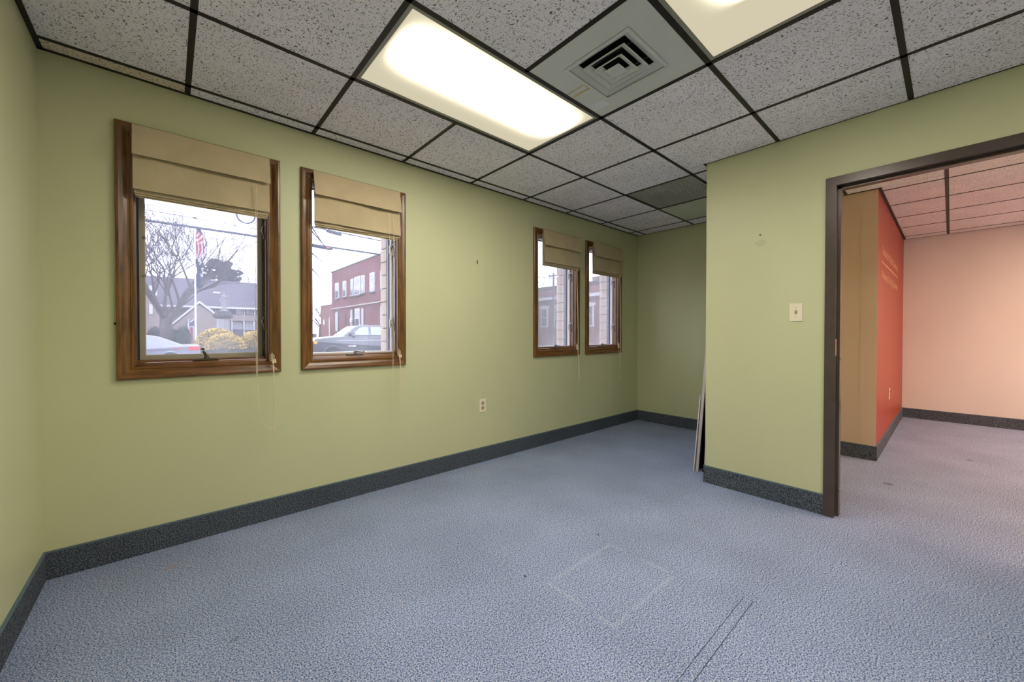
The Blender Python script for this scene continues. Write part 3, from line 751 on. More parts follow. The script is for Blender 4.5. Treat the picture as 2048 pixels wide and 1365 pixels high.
# lettering on the red wall
def lettering(body, x, z, size, name):
    cu = bpy.data.curves.new(name, 'FONT'); cu.body = body; cu.size = size; cu.extrude = 0.0006
    ob = bpy.data.objects.new(name, cu); COL.objects.link(ob)
    bpy.context.view_layer.update()
    me = bpy.data.meshes.new_from_object(ob.evaluated_get(bpy.context.evaluated_depsgraph_get()))
    bpy.data.objects.remove(ob)
    w = max(v.co.x for v in me.vertices)
    s = 1.56/w
    for v in me.vertices:
        v.co = Vector((x+v.co.x*s, YR-0.0008+v.co.z, z+v.co.y))
    me.materials.clear(); me.materials.append(M['letter'])
    o = bpy.data.objects.new(name, me); COL.objects.link(o); o.parent = wr
    return o
M['letter'] = plain('cream_letter_vinyl', S(214, 160, 128), 0.6, 0.3)
lettering('Advanced Medical Services', 4.96, 1.862, 0.118, 'lettering')
lettering('Advanced Imaging Services', 4.96, 1.636, 0.118, 'lettering')
B('rule_line', M['letter'], wr, 4.96, 6.52, YR-0.0012, YR, 1.785, 1.797)

# ------------------------------------------------------------------ boards leaning on the partition
def leaning(name, label, x0, x1, yb, yt, h, th, mat, frame=None, z0=0.0):
    """board standing on the carpet, foot at y=yb, top edge at y=yt"""
    ang = math.atan2(yb-yt, h); t = thing(name, label, 'board', (x0, yb, 0), 'boards leaning in the alcove')
    up = Vector((0, -math.sin(ang), math.cos(ang))); nn = Vector((0, math.cos(ang), math.sin(ang)))
    def slab(a0, a1, u0, u1, d0, d1, nm, mt):
        vs = [Vector((x, yb, z0))+up*u+nn*d for d in (d0, d1) for u in (u0, u1) for x in (a0, a1)]
        MB().add(vs, [(0, 2, 3, 1), (4, 5, 7, 6), (0, 1, 5, 4), (2, 6, 7, 3), (0, 4, 6, 2), (1, 3, 7, 5)]).build(nm, mt, t)
    L = h/math.cos(ang)
    slab(x0+(0.012 if frame else 0), x1, 0.012 if frame else 0, L-(0.012 if frame else 0), -th, -th*0.2 if frame else 0, 'sheet', mat)
    if frame:
        slab(x0, x0+0.012, 0, L, -th, 0.0, 'edge_strip', frame); slab(x0+0.012, x1, 0, 0.012, -th, 0.0, 'edge_strip', frame); slab(x0+0.012, x1, L-0.012, L, -th, 0.0, 'edge_strip', frame)
    return t
leaning('leaning_board', 'tall board with grey edge leaning at the corner, reaching highest', 3.20, 3.95, 1.366, 1.2390, 1.75, 0.020, M['board_navy'], M['board_grey'])
leaning('leaning_board', 'thin white sheet leaning outermost against the tall grey-edged board', 3.195, 3.75, 1.383, 1.334, 0.62, 0.007, M['board_white'])
leaning('leaning_board', 'short dark navy framed board behind the tall grey-edged board', 3.22, 3.90, 1.322, 1.276, 0.62, 0.014, M['board_navy'], M['black'])
leaning('leaning_board', 'low pale grey strip of board closest to the wall corner', 3.10, 3.60, 1.262, 1.244, 0.42, 0.008, M['board_grey'])

# ================================================================== outside the windows
def brick_material(name, c1, c2, mortar, plane='x'):
    g = N(name); x, y, z = g.sep(g.pos())
    cb = g.n('ShaderNodeCombineXYZ'); g.l(y if plane == 'x' else x, cb.inputs[0]); g.l(z, cb.inputs[1])
    b = g.n('ShaderNodeTexBrick'); b.inputs['Scale'].default_value = 1.0; b.inputs['Brick Width'].default_value = 0.22; b.inputs['Row Height'].default_value = 0.075
    b.inputs['Mortar Size'].default_value = 0.008; b.inputs['Color1'].default_value = c1; b.inputs['Color2'].default_value = c2; b.inputs['Mortar'].default_value = mortar
    g.l(cb.outputs[0], b.inputs['Vector'])
    tone = g.ramp(g.noise(g.pos(), 0.8, 4.0), [(0.3, lin(0.8)), (0.7, lin(1.15))])
    mm = g.t.nodes.new('ShaderNodeMix'); mm.data_type = 'RGBA'; mm.blend_type = 'MULTIPLY'; mm.inputs[0].default_value = 1.0
    g.l(b.outputs['Color'], mm.inputs[6]); g.l(tone, mm.inputs[7])
    g.pbsdf(mm.outputs[2], 0.9, 0.1)
    return g.m
def SE(r, g, b):            # outdoor colours, set for the bright overcast sky
    c = S(r, g, b); return (c[0]*0.66, c[1]*0.66, c[2]*0.66, 1.0)
M['brick'] = brick_material('purple_red_brick', SE(128, 70, 72), SE(104, 58, 66), SE(120, 96, 96))
M['brick2'] = brick_material('faded_red_brick', SE(140, 92, 88), SE(120, 82, 82), SE(140, 118, 112))
M['roof'] = plain('grey_shingle', SE(92, 88, 96), 0.9, 0.1, 0, 0.12, 3.0)
M['siding'] = plain('taupe_siding', SE(150, 138, 132), 0.8, 0.2, 0, 0.06, 2.0)
M['trim_white'] = plain('white_house_trim', SE(206, 206, 212), 0.6, 0.3)
M['dim_glass'] = plain('dim_window_glass_and_porch_shade', SE(78, 86, 98), 0.15, 0.6)
M['blind'] = plain('drawn_blind', SE(170, 174, 178), 0.7, 0.3)
M['red_door'] = plain('red_house_door', SE(140, 60, 60), 0.5, 0.4)
M['wood_and_eave_shade'] = plain('dark_railing_and_eave_shade', SE(70, 70, 82), 0.8, 0.2)
M['bark'] = plain('grey_bark', SE(92, 84, 82), 0.95, 0.1, 0, 0.2, 8.0)
M['twig'] = plain('twig_bark', SE(84, 76, 80), 0.95, 0.1)
M['needles'] = plain('pine_needles', SE(44, 56, 60), 0.9, 0.1, 0, 0.25, 3.0)
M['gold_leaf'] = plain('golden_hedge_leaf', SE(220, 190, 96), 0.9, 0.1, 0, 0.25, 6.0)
M['hedge_dark'] = plain('hedge_shade_leaf', SE(84, 88, 66), 0.95, 0.1, 0, 0.2, 8.0)
M['dark_leaf'] = plain('dark_green_leaf', SE(58, 68, 62), 0.9, 0.1, 0, 0.25, 8.0)
M['asphalt'] = plain('asphalt', SE(96, 96, 100), 0.9, 0.2, 0, 0.1, 3.0, 0.1)
M['lawn'] = plain('winter_lawn', SE(110, 108, 84), 0.95, 0.1, 0, 0.15, 2.0)
M['paving'] = plain('pale_paving', SE(170, 166, 160), 0.9, 0.1)
M['pole_white'] = plain('white_pole_paint', SE(226, 226, 232), 0.5, 0.4)
M['stone'] = plain('weathered_stone', SE(98, 96, 98), 0.9, 0.1, 0, 0.15, 6.0)
M['pale_stone'] = plain('pale_statue_stone', SE(172, 170, 172), 0.8, 0.2, 0, 0.1, 6.0)
M['cable'] = plain('black_cable', SE(46, 54, 76), 0.7, 0.3)
M['silver'] = plain('silver_car_paint', SE(150, 152, 162), 0.25, 0.6, 0.2, 0.02)
M['truck'] = plain('dark_truck_paint', SE(62, 66, 78), 0.18, 0.8, 0.3, 0.03, coat=0.6)
M['tyre'] = plain('tyre_rubber', SE(34, 34, 36), 0.9, 0.1)
M['rim'] = plain('alloy_rim', SE(160, 160, 166), 0.35, 0.5, 0.7)
M['tail'] = plain('red_tail_lens', SE(214, 40, 50), 0.2, 0.6)
M['amber'] = plain('amber_lens', SE(240, 150, 70), 0.2, 0.6)
M['car_glass'] = plain('car_window_glass', SE(140, 150, 162), 0.06, 0.8)
M['flag_red'] = plain('flag_red', SE(176, 36, 60), 0.9, 0.1)
M['flag_white'] = plain('flag_white', SE(224, 220, 226), 0.9, 0.1)
M['flag_blue'] = plain('flag_blue', SE(40, 48, 90), 0.9, 0.1)
M['gold'] = plain('dark_gold', SE(90, 80, 70), 0.4, 0.5, 0.5)

# ground
gm = MB(); gm.box(-60, 90, 2.96, 28.0, GROUND-0.3, GROUND)
g0 = struct(gm.build('ground', M['asphalt']), 'asphalt street outside the windows', 'ground')
B('lawn', M['lawn'], g0, -60, 12.6, 25.2, 120, GROUND-0.3, GROUND+0.10)
B('sidewalk', M['paving'], g0, -60, 60, 4.8, 6.4, GROUND-0.2, GROUND+0.08)
B('side_street', M['asphalt'], g0, 12.6, 90, 28, 120, GROUND-0.3, GROUND-0.01)

# ---------------- trees
def grow(mb, p, d, L, r, depth, rnd, spread, droop, segs):
    q = p; dirv = d.normalized(); pts = [p]
    for i in range(3):
        dirv = (dirv+Vector((rnd.uniform(-1, 1), rnd.uniform(-1, 1), rnd.uniform(-0.6, 0.8)+droop))*0.16).normalized()
        q = q+dirv*(L/3); pts.append(q)
    mb[0 if depth >= segs-2 else 1].tube(pts, r, 5 if depth >= segs-2 else 3, r*0.62, cap=False)
    if depth <= 0: return
    n = 3 if depth > 1 else 4
    for i in range(n):
        k = rnd.choice((1, 2, 3, 3)) if i else 3
        nd = (dirv+Vector((rnd.uniform(-1, 1), rnd.uniform(-1, 1), rnd.uniform(-0.35, 0.75)))*spread).normalized()
        grow(mb, pts[k], nd, L*rnd.uniform(0.62, 0.86), r*0.58, depth-1, rnd, spread, droop, segs)
def bare_tree(label, base, trunk_h, trunk_r, limb_L, depth, seed, nl=5, group='bare winter trees outside', spread=0.75):
    t = thing('bare_tree', label, 'tree', base, group); rnd = random.Random(seed); b = Vector(base)
    mbs = (MB(), MB())
    top = b+Vector((0.1, 0, trunk_h))
    mbs[0].tube([b-Vector((0, 0, 0.1)), b+Vector((0, 0, trunk_h*0.3)), b+Vector((0.05, 0, trunk_h*0.7)), top], trunk_r*1.25, 10, trunk_r*0.85)
    for i in range(nl):
        a = 2*math.pi*i/nl+rnd.uniform(-0.4, 0.4)
        grow(mbs, top-Vector((0, 0, trunk_h*rnd.uniform(0, 0.25))), Vector((math.cos(a)*0.75, math.sin(a)*0.75, rnd.uniform(0.7, 1.4))), limb_L*rnd.uniform(0.8, 1.15), trunk_r*0.46, depth, rnd, spread, 0.05, depth+1)
    mbs[0].build('trunk', M['bark'], t); mbs[1].build('twigs', M['twig'], t, kind='stuff')
    return t
b = PT(331, 690, 38); bare_tree('large bare tree seen at the left of the leftmost window', (b.x, b.y, GROUND), 2.7, 0.34, 2.9, 6, 11, 7)
b = PT(492, 600, 82); bare_tree('distant bare tree to the right of the dark pine', (b.x, b.y, GROUND), 6.0, 0.30, 3.6, 4, 5, 5)
b = PT(640, 640, 64); bare_tree('bare tree at the far end of the brick building', (b.x, b.y, GROUND), 3.0, 0.22, 2.0, 4, 8, 5)
b = PX(1094, 575, 44); bare_tree('bare tree above the parapet seen through the third window', (b.x, b.y, GROUND), 4.4, 0.28, 2.2, 4, 3, 6)

def tufts(mb, c, rx, ry, rz, n, size, seed, zmin=-0.2, flat=0.6):
    rnd = random.Random(seed)
    for i in range(n):
        while True:
            v = Vector((rnd.gauss(0, 1), rnd.gauss(0, 1), rnd.gauss(0, 1))).normalized()
            if v.z > zmin: break
        k = rnd.uniform(0.90, 1.06); p = Vector((c[0]+v.x*rx*k, c[1]+v.y*ry*k, c[2]+v.z*rz*k))
        s = size*rnd.uniform(0.6, 1.3)
        a = Vector((rnd.uniform(-1, 1), rnd.uniform(-1, 1), rnd.uniform(-flat, flat))).normalized()*s
        bb = Vector((rnd.uniform(-1, 1), rnd.uniform(-1, 1), rnd.uniform(-flat, flat))).normalized()*s*0.7
        n0 = v*s*0.7
        mb.add([p+a, p-a*0.6+bb, p-a*0.6-bb, p+n0], [(0, 1, 3), (1, 2, 3), (2, 0, 3), (0, 2, 1)])
# dark pine beyond the house
b = PT(442, 545, 78); rnd = random.Random(4)
t = thing('pine_tree', 'dark spreading evergreen pine rising behind the house roof', 'tree', (b.x, b.y, GROUND))
MB().tube([(b.x, b.y, GROUND), (b.x+0.2, b.y, 6), (b.x, b.y, 11.2)], 0.35, 8, 0.15).build('trunk', M['bark'], t)
pm = MB()
for i in range(54):
    a = rnd.uniform(0, 6.28); k = math.sqrt(rnd.random()); zz = 10.4+2.5*k*math.sin(a); xo = 2.5*k*math.cos(a)*(1.0 if zz < 10.5 else 0.8)
    tufts(pm, (b.x+xo, b.y+rnd.uniform(-1, 1), zz), rnd.uniform(0.45, 0.95), 0.7, rnd.uniform(0.22, 0.40), 100, 0.26, i+20, -1)
pm.build('foliage', M['needles'], t, kind='stuff')

# golden hedges
for i, (pxc, ytop, half, Y, lab) in enumerate(((434, 659, 34, 28.0, 'broad golden hedge standing behind, nearest the flagpole'), (451, 669.5, 33, 26.3, 'golden hedge in front of the two others'), (509, 664, 27, 26.8, 'golden hedge cut off by the right side of the leftmost window'))):
    c = PT(pxc, ytop, Y); d = 0.80*Y; hw = half/FPX*d*1.0
    t = thing('golden_hedge', lab, 'hedge', (c.x, c.y, GROUND), 'clipped golden hedges across the street')
    hgt = c.z-GROUND; zc = GROUND+hgt*0.45
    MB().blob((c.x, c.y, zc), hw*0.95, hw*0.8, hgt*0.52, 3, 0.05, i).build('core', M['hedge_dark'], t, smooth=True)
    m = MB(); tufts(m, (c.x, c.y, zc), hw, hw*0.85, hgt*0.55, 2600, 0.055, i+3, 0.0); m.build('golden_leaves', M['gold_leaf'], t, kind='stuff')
    m = MB(); tufts(m, (c.x, c.y, zc), hw*0.97, hw*0.82, hgt*0.54, 1400, 0.055, i+30, -0.8); m.build('shaded_leaves', M['hedge_dark'], t, kind='stuff')  # dark tufts low on the hedge paint in its shade
for i, (pxc, ytop, half, lab) in enumerate(((366, 655, 12, 'round dark clipped bush beside the house entrance'), (345, 659, 9, 'smaller dark clipped bush behind the tree trunk'), (310, 655, 12, 'dark bush at the left edge of the leftmost window'))):
    c = PT(pxc, ytop, (50, 53, 50)[i]); hw = half/FPX*38.6; hgt = c.z-GROUND
    t = thing('round_bush', lab, 'bush', (c.x, c.y, GROUND), 'dark clipped bushes by the house')
    MB().blob((c.x, c.y, GROUND+hgt*0.5), hw*0.96, hw*0.96, hgt*0.5, 3, 0.04, i+9).build('core', M['dark_leaf'], t, smooth=True)
    m = MB(); tufts(m, (c.x, c.y, GROUND+hgt*0.5), hw, hw, hgt*0.52, 900, 0.06, i+70, -0.9); m.build('leaves', M['dark_leaf'], t, kind='stuff')

# ---------------- flagpole and flags
b = PT(391.5, 669, 32); tz = PT(391.5, 438, 32).z
t = thing('flagpole', 'tall white flagpole across the street', 'flagpole', (b.x, b.y, GROUND))
MB().tube([(b.x, b.y, GROUND-0.05), (b.x, b.y, tz)], 0.062, 10, 0.040).build('pole', M['pole_white'], t)
MB().lathe([(0.0, -0.02), (0.10, 0.02), (0.12, 0.06), (0.08, 0.10), (0.0, 0.12)], (b.x, b.y, tz), 12).build('finial', M['gold'], t, smooth=True)
def limp_flag(label, ztop, zbot, w, seed, mats, rule, name='flag'):
    mb = MB(); rnd = random.Random(seed); nz, nx_ = 26, 10; g = []
    for j in range(nz+1):
        v = j/nz; z = ztop+(zbot-ztop)*v
        for i in range(nx_+1):
            u = i/nx_
            x = b.x+0.05+u*w*(0.35+0.65*math.sin(0.4+2.4*v))+0.03*math.sin(9*v+seed)
            y = b.y+0.07*math.sin(u*13+v*3+seed)
            g.append(Vector((x, y, z-u*0.22)))
    k = nx_+1
    for j in range(nz):
        for i in range(nx_):
            mb.cur = rule(i/nx_, j/nz); a = j*k+i
            mb.add([g[a], g[a+1], g[a+k+1], g[a+k]], [(0, 1, 2, 3)])
            mb.add([p+Vector((0, 0.004, 0)) for p in (g[a], g[a+k], g[a+k+1], g[a+1])], [(0, 1, 2, 3)])
    o = mb.build(name, mats); return tag(o, label, 'flag')
limp_flag('red and white striped flag with blue corner hanging limp on the pole', PT(391, 452, 32).z, PT(391, 512, 32).z, 0.40, 1, [M['flag_red'], M['flag_white'], M['flag_blue']],
          lambda u, v: 2 if v < 0.14 else (int((v*1.0+u*0.35)*11) % 2 if v < 0.5 else int((u+0.15*v)*4.2) % 2))
limp_flag('dark blue second flag hanging limp below the striped one', PT(391, 519, 32).z, PT(391, 572, 32).z, 0.30, 4, [M['flag_blue'], M['flag_white']], lambda u, v: 1 if (0.42 < v < 0.52 and u > 0.5) else 0)

# ---------------- monument
b = PT(446.5, 669, 42)
t = thing('monument', 'stone monument with a pale standing figure on a heavy pedestal', 'monument', (b.x, b.y, GROUND))
s = 0.80*42/FPX
zc0, zc1 = PT(446.5, 637, 42).z, PT(446.5, 622.5, 42).z
MB().box(b.x-12*s, b.x+12*s, b.y-12*s, b.y+12*s, GROUND, GROUND+0.5, b=0.03).build('plinth', M['stone'], t)
MB().lathe([(11*s, GROUND+0.5-0.0), (10.5*s, zc0)], (b.x, b.y, 0), 8).build('shaft', M['pale_stone'], t)
MB().lathe([(11*s, zc0-0.05), (15*s, zc0+0.06), (16.5*s, zc0+0.18), (16.5*s, zc0+0.32), (14*s, zc0+0.36), (13*s, zc1-0.05), (9*s, zc1)], (b.x, b.y, 0), 8).build('capital', M['stone'], t)
zt = PT(446.5, 581, 42).z; h = zt-zc1
fx = b.x+1.5*s
fg = MB(); fg.lathe([(0.30, zc1-0.01), (0.30, zc1+0.08), (0.17, zc1+0.10), (0.15, zc1+h*0.30), (0.17, zc1+h*0.45), (0.20, zc1+h*0.62), (0.21, zc1+h*0.70), (0.09, zc1+h*0.76), (0.06, zc1+h*0.78), (0.09, zc1+h*0.82), (0.10, zc1+h*0.86), (0.06, zc1+h*0.92), (0.0, zc1+h*0.93)], (fx, b.y, 0), 10)
fg.tube([(fx+0.18, b.y, zc1+h*0.68), (fx+0.30, b.y-0.05, zc1+h*0.58), (fx+0.26, b.y-0.12, zc1+h*0.72)], 0.055, 6, 0.04)
fg.tube([(fx-0.18, b.y, zc1+h*0.68), (fx-0.27, b.y-0.04, zc1+h*0.50), (fx-0.20, b.y-0.12, zc1+h*0.40)], 0.055, 6, 0.04)
fg.build('figure', M['pale_stone'], t, smooth=True)
MB().tube([(fx+0.25, b.y-0.13, zc1+0.08), (fx+0.20, b.y-0.13, zt)], 0.022, 6).build('staff', M['pale_stone'], t)

# ---------------- house across the street (front on the plane Y = HY)
HY = 60.0
def H5(cx, cy): return PT(280+cx/7.584, 540+cy/7.583, HY)
def hbox(name, mat, parent, cx0, cy0, cx1, cy1, y0, y1):
    a, c = H5(cx0, cy0), H5(cx1, cy1)
    return MB().box(a.x, c.x, HY+y0, HY+y1, min(a.z, c.z), max(a.z, c.z)).build(name, mat, parent)
e0, e1 = H5(-120, 545), H5(2100, 575)
ze = PT(440, 614.5, HY).z; zr = PT(430, 561, HY+6).z
hx0, hx1 = H5(-500, 600).x, H5(2300, 600).x
t = thing('house', 'long taupe house with big grey shingle roof and white trim', 'house', ((hx0+hx1)/2, HY+4, GROUND))
B('wall', M['siding'], t, hx0, hx1, HY+0.6, HY+11.0, GROUND, ze)
rf = MB().prism([(hx0-0.6, HY-0.5, ze-0.15), (hx0-0.6, HY-0.5, ze+0.05), (hx0-0.6, HY+6, zr), (hx0-0.6, HY+12.5, ze+0.05), (hx0-0.6, HY+12.5, ze-0.15), (hx0-0.6, HY+6, zr-0.25)], (hx1-hx0+1.2, 0, 0)).build('roof', M['roof'], t)
B('eave_board', M['trim_white'], rf, hx0-0.6, hx1+0.6, HY-0.56, HY-0.5, ze-0.2, ze+0.02)
sl = MB(); a = PT(433, 585, HY+3); sl.box(a.x-0.35, a.x+0.35, HY+2.6, HY+3.1, a.z-0.25, a.z+0.05); sl.build('skylight', M['trim_white'], rf)
# upper band: gallery painted dark as eave shade, with windows, white parapet below it
zg0 = H5(1500, 680).z; gx0_ = H5(900, 600).x
B('gallery_shade', M['wood_and_eave_shade'], t, gx0_, hx1, HY+0.5, HY+0.6, zg0, ze-0.2)
B('gallery_parapet', M['siding'], t, gx0_, hx1, HY+0.0, HY+0.2, H5(1500, 775).z, zg0)
for (a, c) in ((1030, 1125), (1465, 1565), (1620, 1720)):
    f = hbox('window', M['trim_white'], t, a, 585, c, 668, 0.36, 0.48); hbox('pane', M['dim_glass'], f, a+14, 600, c-14, 660, 0.33, 0.37)
for a in (1140, 1575, 1730): hbox('post', M['trim_white'], t, a, 578, a+14, 690, -0.02, 0.12)
# porch below
for a in (1385, 1568, 1720): hbox('post', M['trim_white'], t, a, 770, a+22, 1010, 0.0, 0.2)
f = hbox('window', M['blind'], t, 1410, 790, 1560, 905, 0.50, 0.58)
f = hbox('window', M['trim_white'], t, 1610, 785, 1715, 915, 0.50, 0.58); hbox('pane', M['blind'], f, 1628, 805, 1697, 905, 0.46, 0.51)
rl = hbox('railing', M['wood_and_eave_shade'], t, 1385, 912, 1780, 925, 0.0, 0.08)
for k in range(24): hbox('baluster', M['wood_and_eave_shade'], rl, 1392+k*16, 925, 1400+k*16, 1010, 0.02, 0.06)
# entrance wing with a gable
apx = H5(880, 545); wl0, wr0 = H5(440, 900), H5(1165, 750)
zb_ = GROUND
wg = MB().prism([(wl0.x, HY-3.0, zb_), (wr0.x, HY-3.0, zb_), (wr0.x, HY-3.0, wr0.z), (apx.x, HY-3.0, apx.z), (wl0.x, HY-3.0, wl0.z)], (0, 3.6, 0)).build('entrance_wing', M['siding'], t)
for (p, q) in (((wr0.x+0.3, wr0.z-0.2), (apx.x, apx.z+0.12)), ((apx.x, apx.z+0.12), (wl0.x-0.3, wl0.z-0.2))):
    MB().prism([(p[0], HY-3.15, p[1]), (q[0], HY-3.15, q[1]), (q[0], HY-3.15, q[1]+0.28), (p[0], HY-3.15, p[1]+0.28)], (0, 3.9, 0)).build('rake_board', M['trim_white'], wg)
hbox('porch_opening', M['dim_glass'], t, 690, 770, 830, 1040, -3.06, -2.99)  # dark sheet standing in for the shaded open porch
hbox('post', M['trim_white'], t, 708, 760, 728, 905, -3.3, -3.1)
a, c = H5(735, 815), H5(815, 765)
MB().prism([(a.x, HY-3.25, a.z), (c.x, HY-3.25, c.z), (c.x, HY-3.25, c.z+0.16), (a.x, HY-3.25, a.z+0.16)], (0, 0.15, 0)).build('brace', M['trim_white'], t)
dr = hbox('door', M['trim_white'], t, 732, 862, 802, 1040, -3.14, -3.06); hbox('door_leaf', M['red_door'], dr, 742, 875, 788, 1040, -3.18, -3.14)
f = hbox('window', M['trim_white'], t, 440, 900, 500, 930, -3.1, -3.02)
# neighbouring gable at the left
a, c = H5(-200, 560), H5(300, 560); ap = H5(60, 170)
MB().prism([(a.x, HY-5, zb_), (c.x, HY-5, zb_), (c.x, HY-5, a.z), (ap.x, HY-5, ap.z), (a.x, HY-5, a.z)], (0, 5.4, 0)).build('side_gable', M['siding'], t)
hbox('window', M['trim_white'], t, 165, 300, 205, 390, -5.12, -5.0); hbox('window', M['trim_white'], t, 232, 340, 275, 440, -5.12, -5.0)
hbox('window', M['trim_white'], t, 165, 560, 215, 700, -5.12, -5.0)

# ---------------- two-storey brick building (front on the plane X = BX)
BX = 13.5
def C6(cx, cy): return PX(620+cx/8.533, 440+cy/8.531, BX)
def C7(cx, cy): return PX(620+cx/9.1, 570+cy/9.1, BX)
yf = C6(368, 905).y; zt = (C6(368, 905).z+C6(1200, 598).z)/2; yn = 24.0
t = thing('brick_building', 'two-storey purplish brick building with white windows and flat roof', 'building', (BX+5, (yf+yn)/2, GROUND))
B('wall', M['brick'], t, BX, BX+10, yn, yf, GROUND, zt)
B('coping', M['hedge_dark'], t, BX-0.06, BX+10.05, yn, yf+0.05, zt, zt+0.12)
zs = (C7(395, 440).z+C7(1345, 312).z)/2
B('string_course', M['paving'], t, BX-0.10, BX, yn, yf, zs-0.04, zs+0.07)
def bwin(conv, x0, x1, y0, y1, frame, pane, split=True, two=False, lintel=False):
    m = ((y0+y1)/2); a, c = conv(x0, m), conv(x1, m); zT, zB = conv((x0+x1)/2, y0).z, conv((x0+x1)/2, y1).z
    ya, yb = max(a.y, c.y), min(a.y, c.y)
    f = MB().box(BX-0.08, BX-0.001, yb, ya, zB, zT).build('window', frame, t)
    w = ya-yb; cols = 2 if two else 1; rows = 2 if split else 1
    for i in range(cols):
        for j in range(rows):
            B('pane', pane if j else M['blind'], f, BX-0.10, BX-0.081, yb+w*(0.10+i*0.45), yb+w*(0.10+i*0.45)+w*(0.80 if cols == 1 else 0.36), zB+(zT-zB)*(0.05+0.47*(rows-1-j)), zB+(zT-zB)*(0.05+0.47*(rows-1-j))+(zT-zB)*(0.43 if rows == 2 else 0.9))
    B('window_ledge', M['stone'], f, BX-0.16, BX-0.001, yb-0.1, ya+0.1, zB-0.12, zB)
for (x0, x1, y0, y1, tw) in ((440, 497, 1080, 1345, 0), (568, 624, 1045, 1318, 0), (703, 748, 1010, 1298, 0), (768, 868, 970, 1283, 1), (888, 938, 948, 1252, 0), (1030, 1107, 903, 1228, 0), (1213, 1285, 855, 1188, 0)):
    bwin(C6, x0, x1, y0, y1, M['trim_white'], M['dim_glass'], True, tw)
for (x0, x1, y0, y1) in ((470, 527, 480, 860), (750, 792, 440, 760), (948, 994, 412, 760), (1290, 1350, 372, 760)):
    bwin(C7, x0, x1, y0, y1, M['stone'], M['dim_glass'], False)
bwin(C7, 828, 910, 432, 800, M['trim_white'], M['dim_glass'], True)
a, c = C7(648, 520), C7(648, 720); MB().tube([(BX-0.08, a.y, c.z), (BX-0.08, a.y, a.z)], 0.06, 6).build('drain_pipe', M['stone'], t)
ln = C7(798, 660); MB().lathe([(0.05, -0.25), (0.12, -0.18), (0.16, 0.15), (0.02, 0.32)], (BX-0.25, ln.y, ln.z), 8).build('wall_lantern', M['trim_white'], t)
ye = C7(190, 390).y; zx = (C7(395, 365).z+C7(200, 385).z)/2
ex = MB().box(BX+0.02, BX+8, yf+0.001, ye, GROUND, zx).build('low_extension', M['brick2'], t)
B('coping', M['trim_white'], ex, BX-0.05, BX+8.05, yf+0.06, ye+0.05, zx, zx+0.14)
p = C7(370, 600); MB().tube([(BX-0.1, p.y, GROUND), (BX-0.1, p.y, p.z)], 0.06, 6).build('vent_pipe', M['trim_white'], ex)
p = C7(252, 680); B('wall_sign', M['trim_white'], ex, BX-0.03, BX+0.02, p.y-0.25, p.y+0.2, p.z-0.3, p.z+0.3)
fy = C7(140, 880); fe = thing('board_fence', 'grey board fence beside the low brick extension', 'fence', (BX+0.5, fy.y+1.5, GROUND))
for k in range(12): B('board', M['stone'], fe, BX-0.4+k*0.06, BX-0.35+k*0.06, ye+0.3+k*0.42, ye+0.69+k*0.42, GROUND, GROUND+1.5)

# ---------------- brick front seen through the right-hand windows (plane X = QX)
QX = 27.0
def W3(cx, cy): return PX(1060+cx/8.03, 530+cy/8.03, QX)
def W4(cx, cy): return PX(1165+cx/8.03, 530+cy/8.03, QX)
t = thing('brick_hall', 'single-storey faded brick building with broad white cornice band', 'building', (QX+6, 24, GROUND))
zR = W3(285, 390).z; zC1 = W3(285, 527).z; zC0 = W3(285, 572).z
B('wall', M['brick2'], t, QX, QX+12, 12.0, 34.0, GROUND, zR)
B('coping', M['stone'], t, QX-0.1, QX+12, 12.0, 34.0, zR, zR+0.22)
B('cornice', M['trim_white'], t, QX-0.25, QX, 12.0, 34.0, zC0, zC1)
q = W4(148, 260); B('chimney', M['stone'], t, QX+3, QX+4, q.y+0.6, q.y+2.2, zR, q.z+0.9)
zl1, zl0 = W3(232, 665).z, W3(232, 703).z; zw0 = W3(232, 1005).z
wy0, wy1 = W3(185, 850).y, W3(292, 850).y; ww_ = wy0-wy1; wmid = (wy0+wy1)/2
pitch_ = W3(232, 680).y-W3(405+50, 680).y
for k in range(-1, 5):
    yc = wmid-k*pitch_
    f = MB().box(QX-0.10, QX-0.001, yc-ww_/2, yc+ww_/2, zw0, zl0).build('window', M['trim_white'], t)
    B('lintel', M['trim_white'], f, QX-0.14, QX-0.001, yc-ww_*0.68, yc+ww_*0.68, zl0, zl1)
    for j in range(2):
        for r_ in range(3):
            for q_ in range(3):
                hh = (zl0-zw0)*0.43/3; z0 = zw0+(zl0-zw0)*(0.06+0.47*j)+r_*hh; y0 = yc-ww_*0.38+q_*ww_*0.255
                B('pane', M['dim_glass'], f, QX-0.12, QX-0.101, y0, y0+ww_*0.235, z0, z0+hh*0.9)

# ---------------- spiky plant just outside the third window
c = PT(1097, 712, 4.6); t = thing('spiky_plant', 'arching spiky-leaved plant at the foot of the third window', 'plant', (c.x, c.y, GROUND))
MB().tube([(c.x, c.y, GROUND), (c.x, c.y, c.z-0.05)], 0.05, 6, 0.03).build('stem', M['bark'], t)
rnd = random.Random(6)
for k in range(26):
    a = rnd.uniform(0, 6.28); L = rnd.uniform(0.25, 0.42); el = rnd.uniform(0.3, 1.2); p = Vector((c.x, c.y, c.z-0.06)); pts = []
    for i in range(6):
        s_ = i/5; pts.append(p+Vector((math.cos(a)*L*s_*math.cos(el*0.6), math.sin(a)*L*s_*math.cos(el*0.6), L*math.sin(el)*s_-0.55*L*s_*s_)))
    MB().tube(pts, 0.010, 4, 0.001).build('leaf', M['dark_leaf'], t)
c = PX(1183, 700, 17); t = thing('pale_shrub', 'frosty pale twiggy shrub below the rightmost window view', 'shrub', (c.x, c.y, GROUND))
MB().blob((c.x, c.y, c.z-0.9), 1.3, 1.3, 0.9, 3, 0.06, 5).build('core', M['paving'], t)
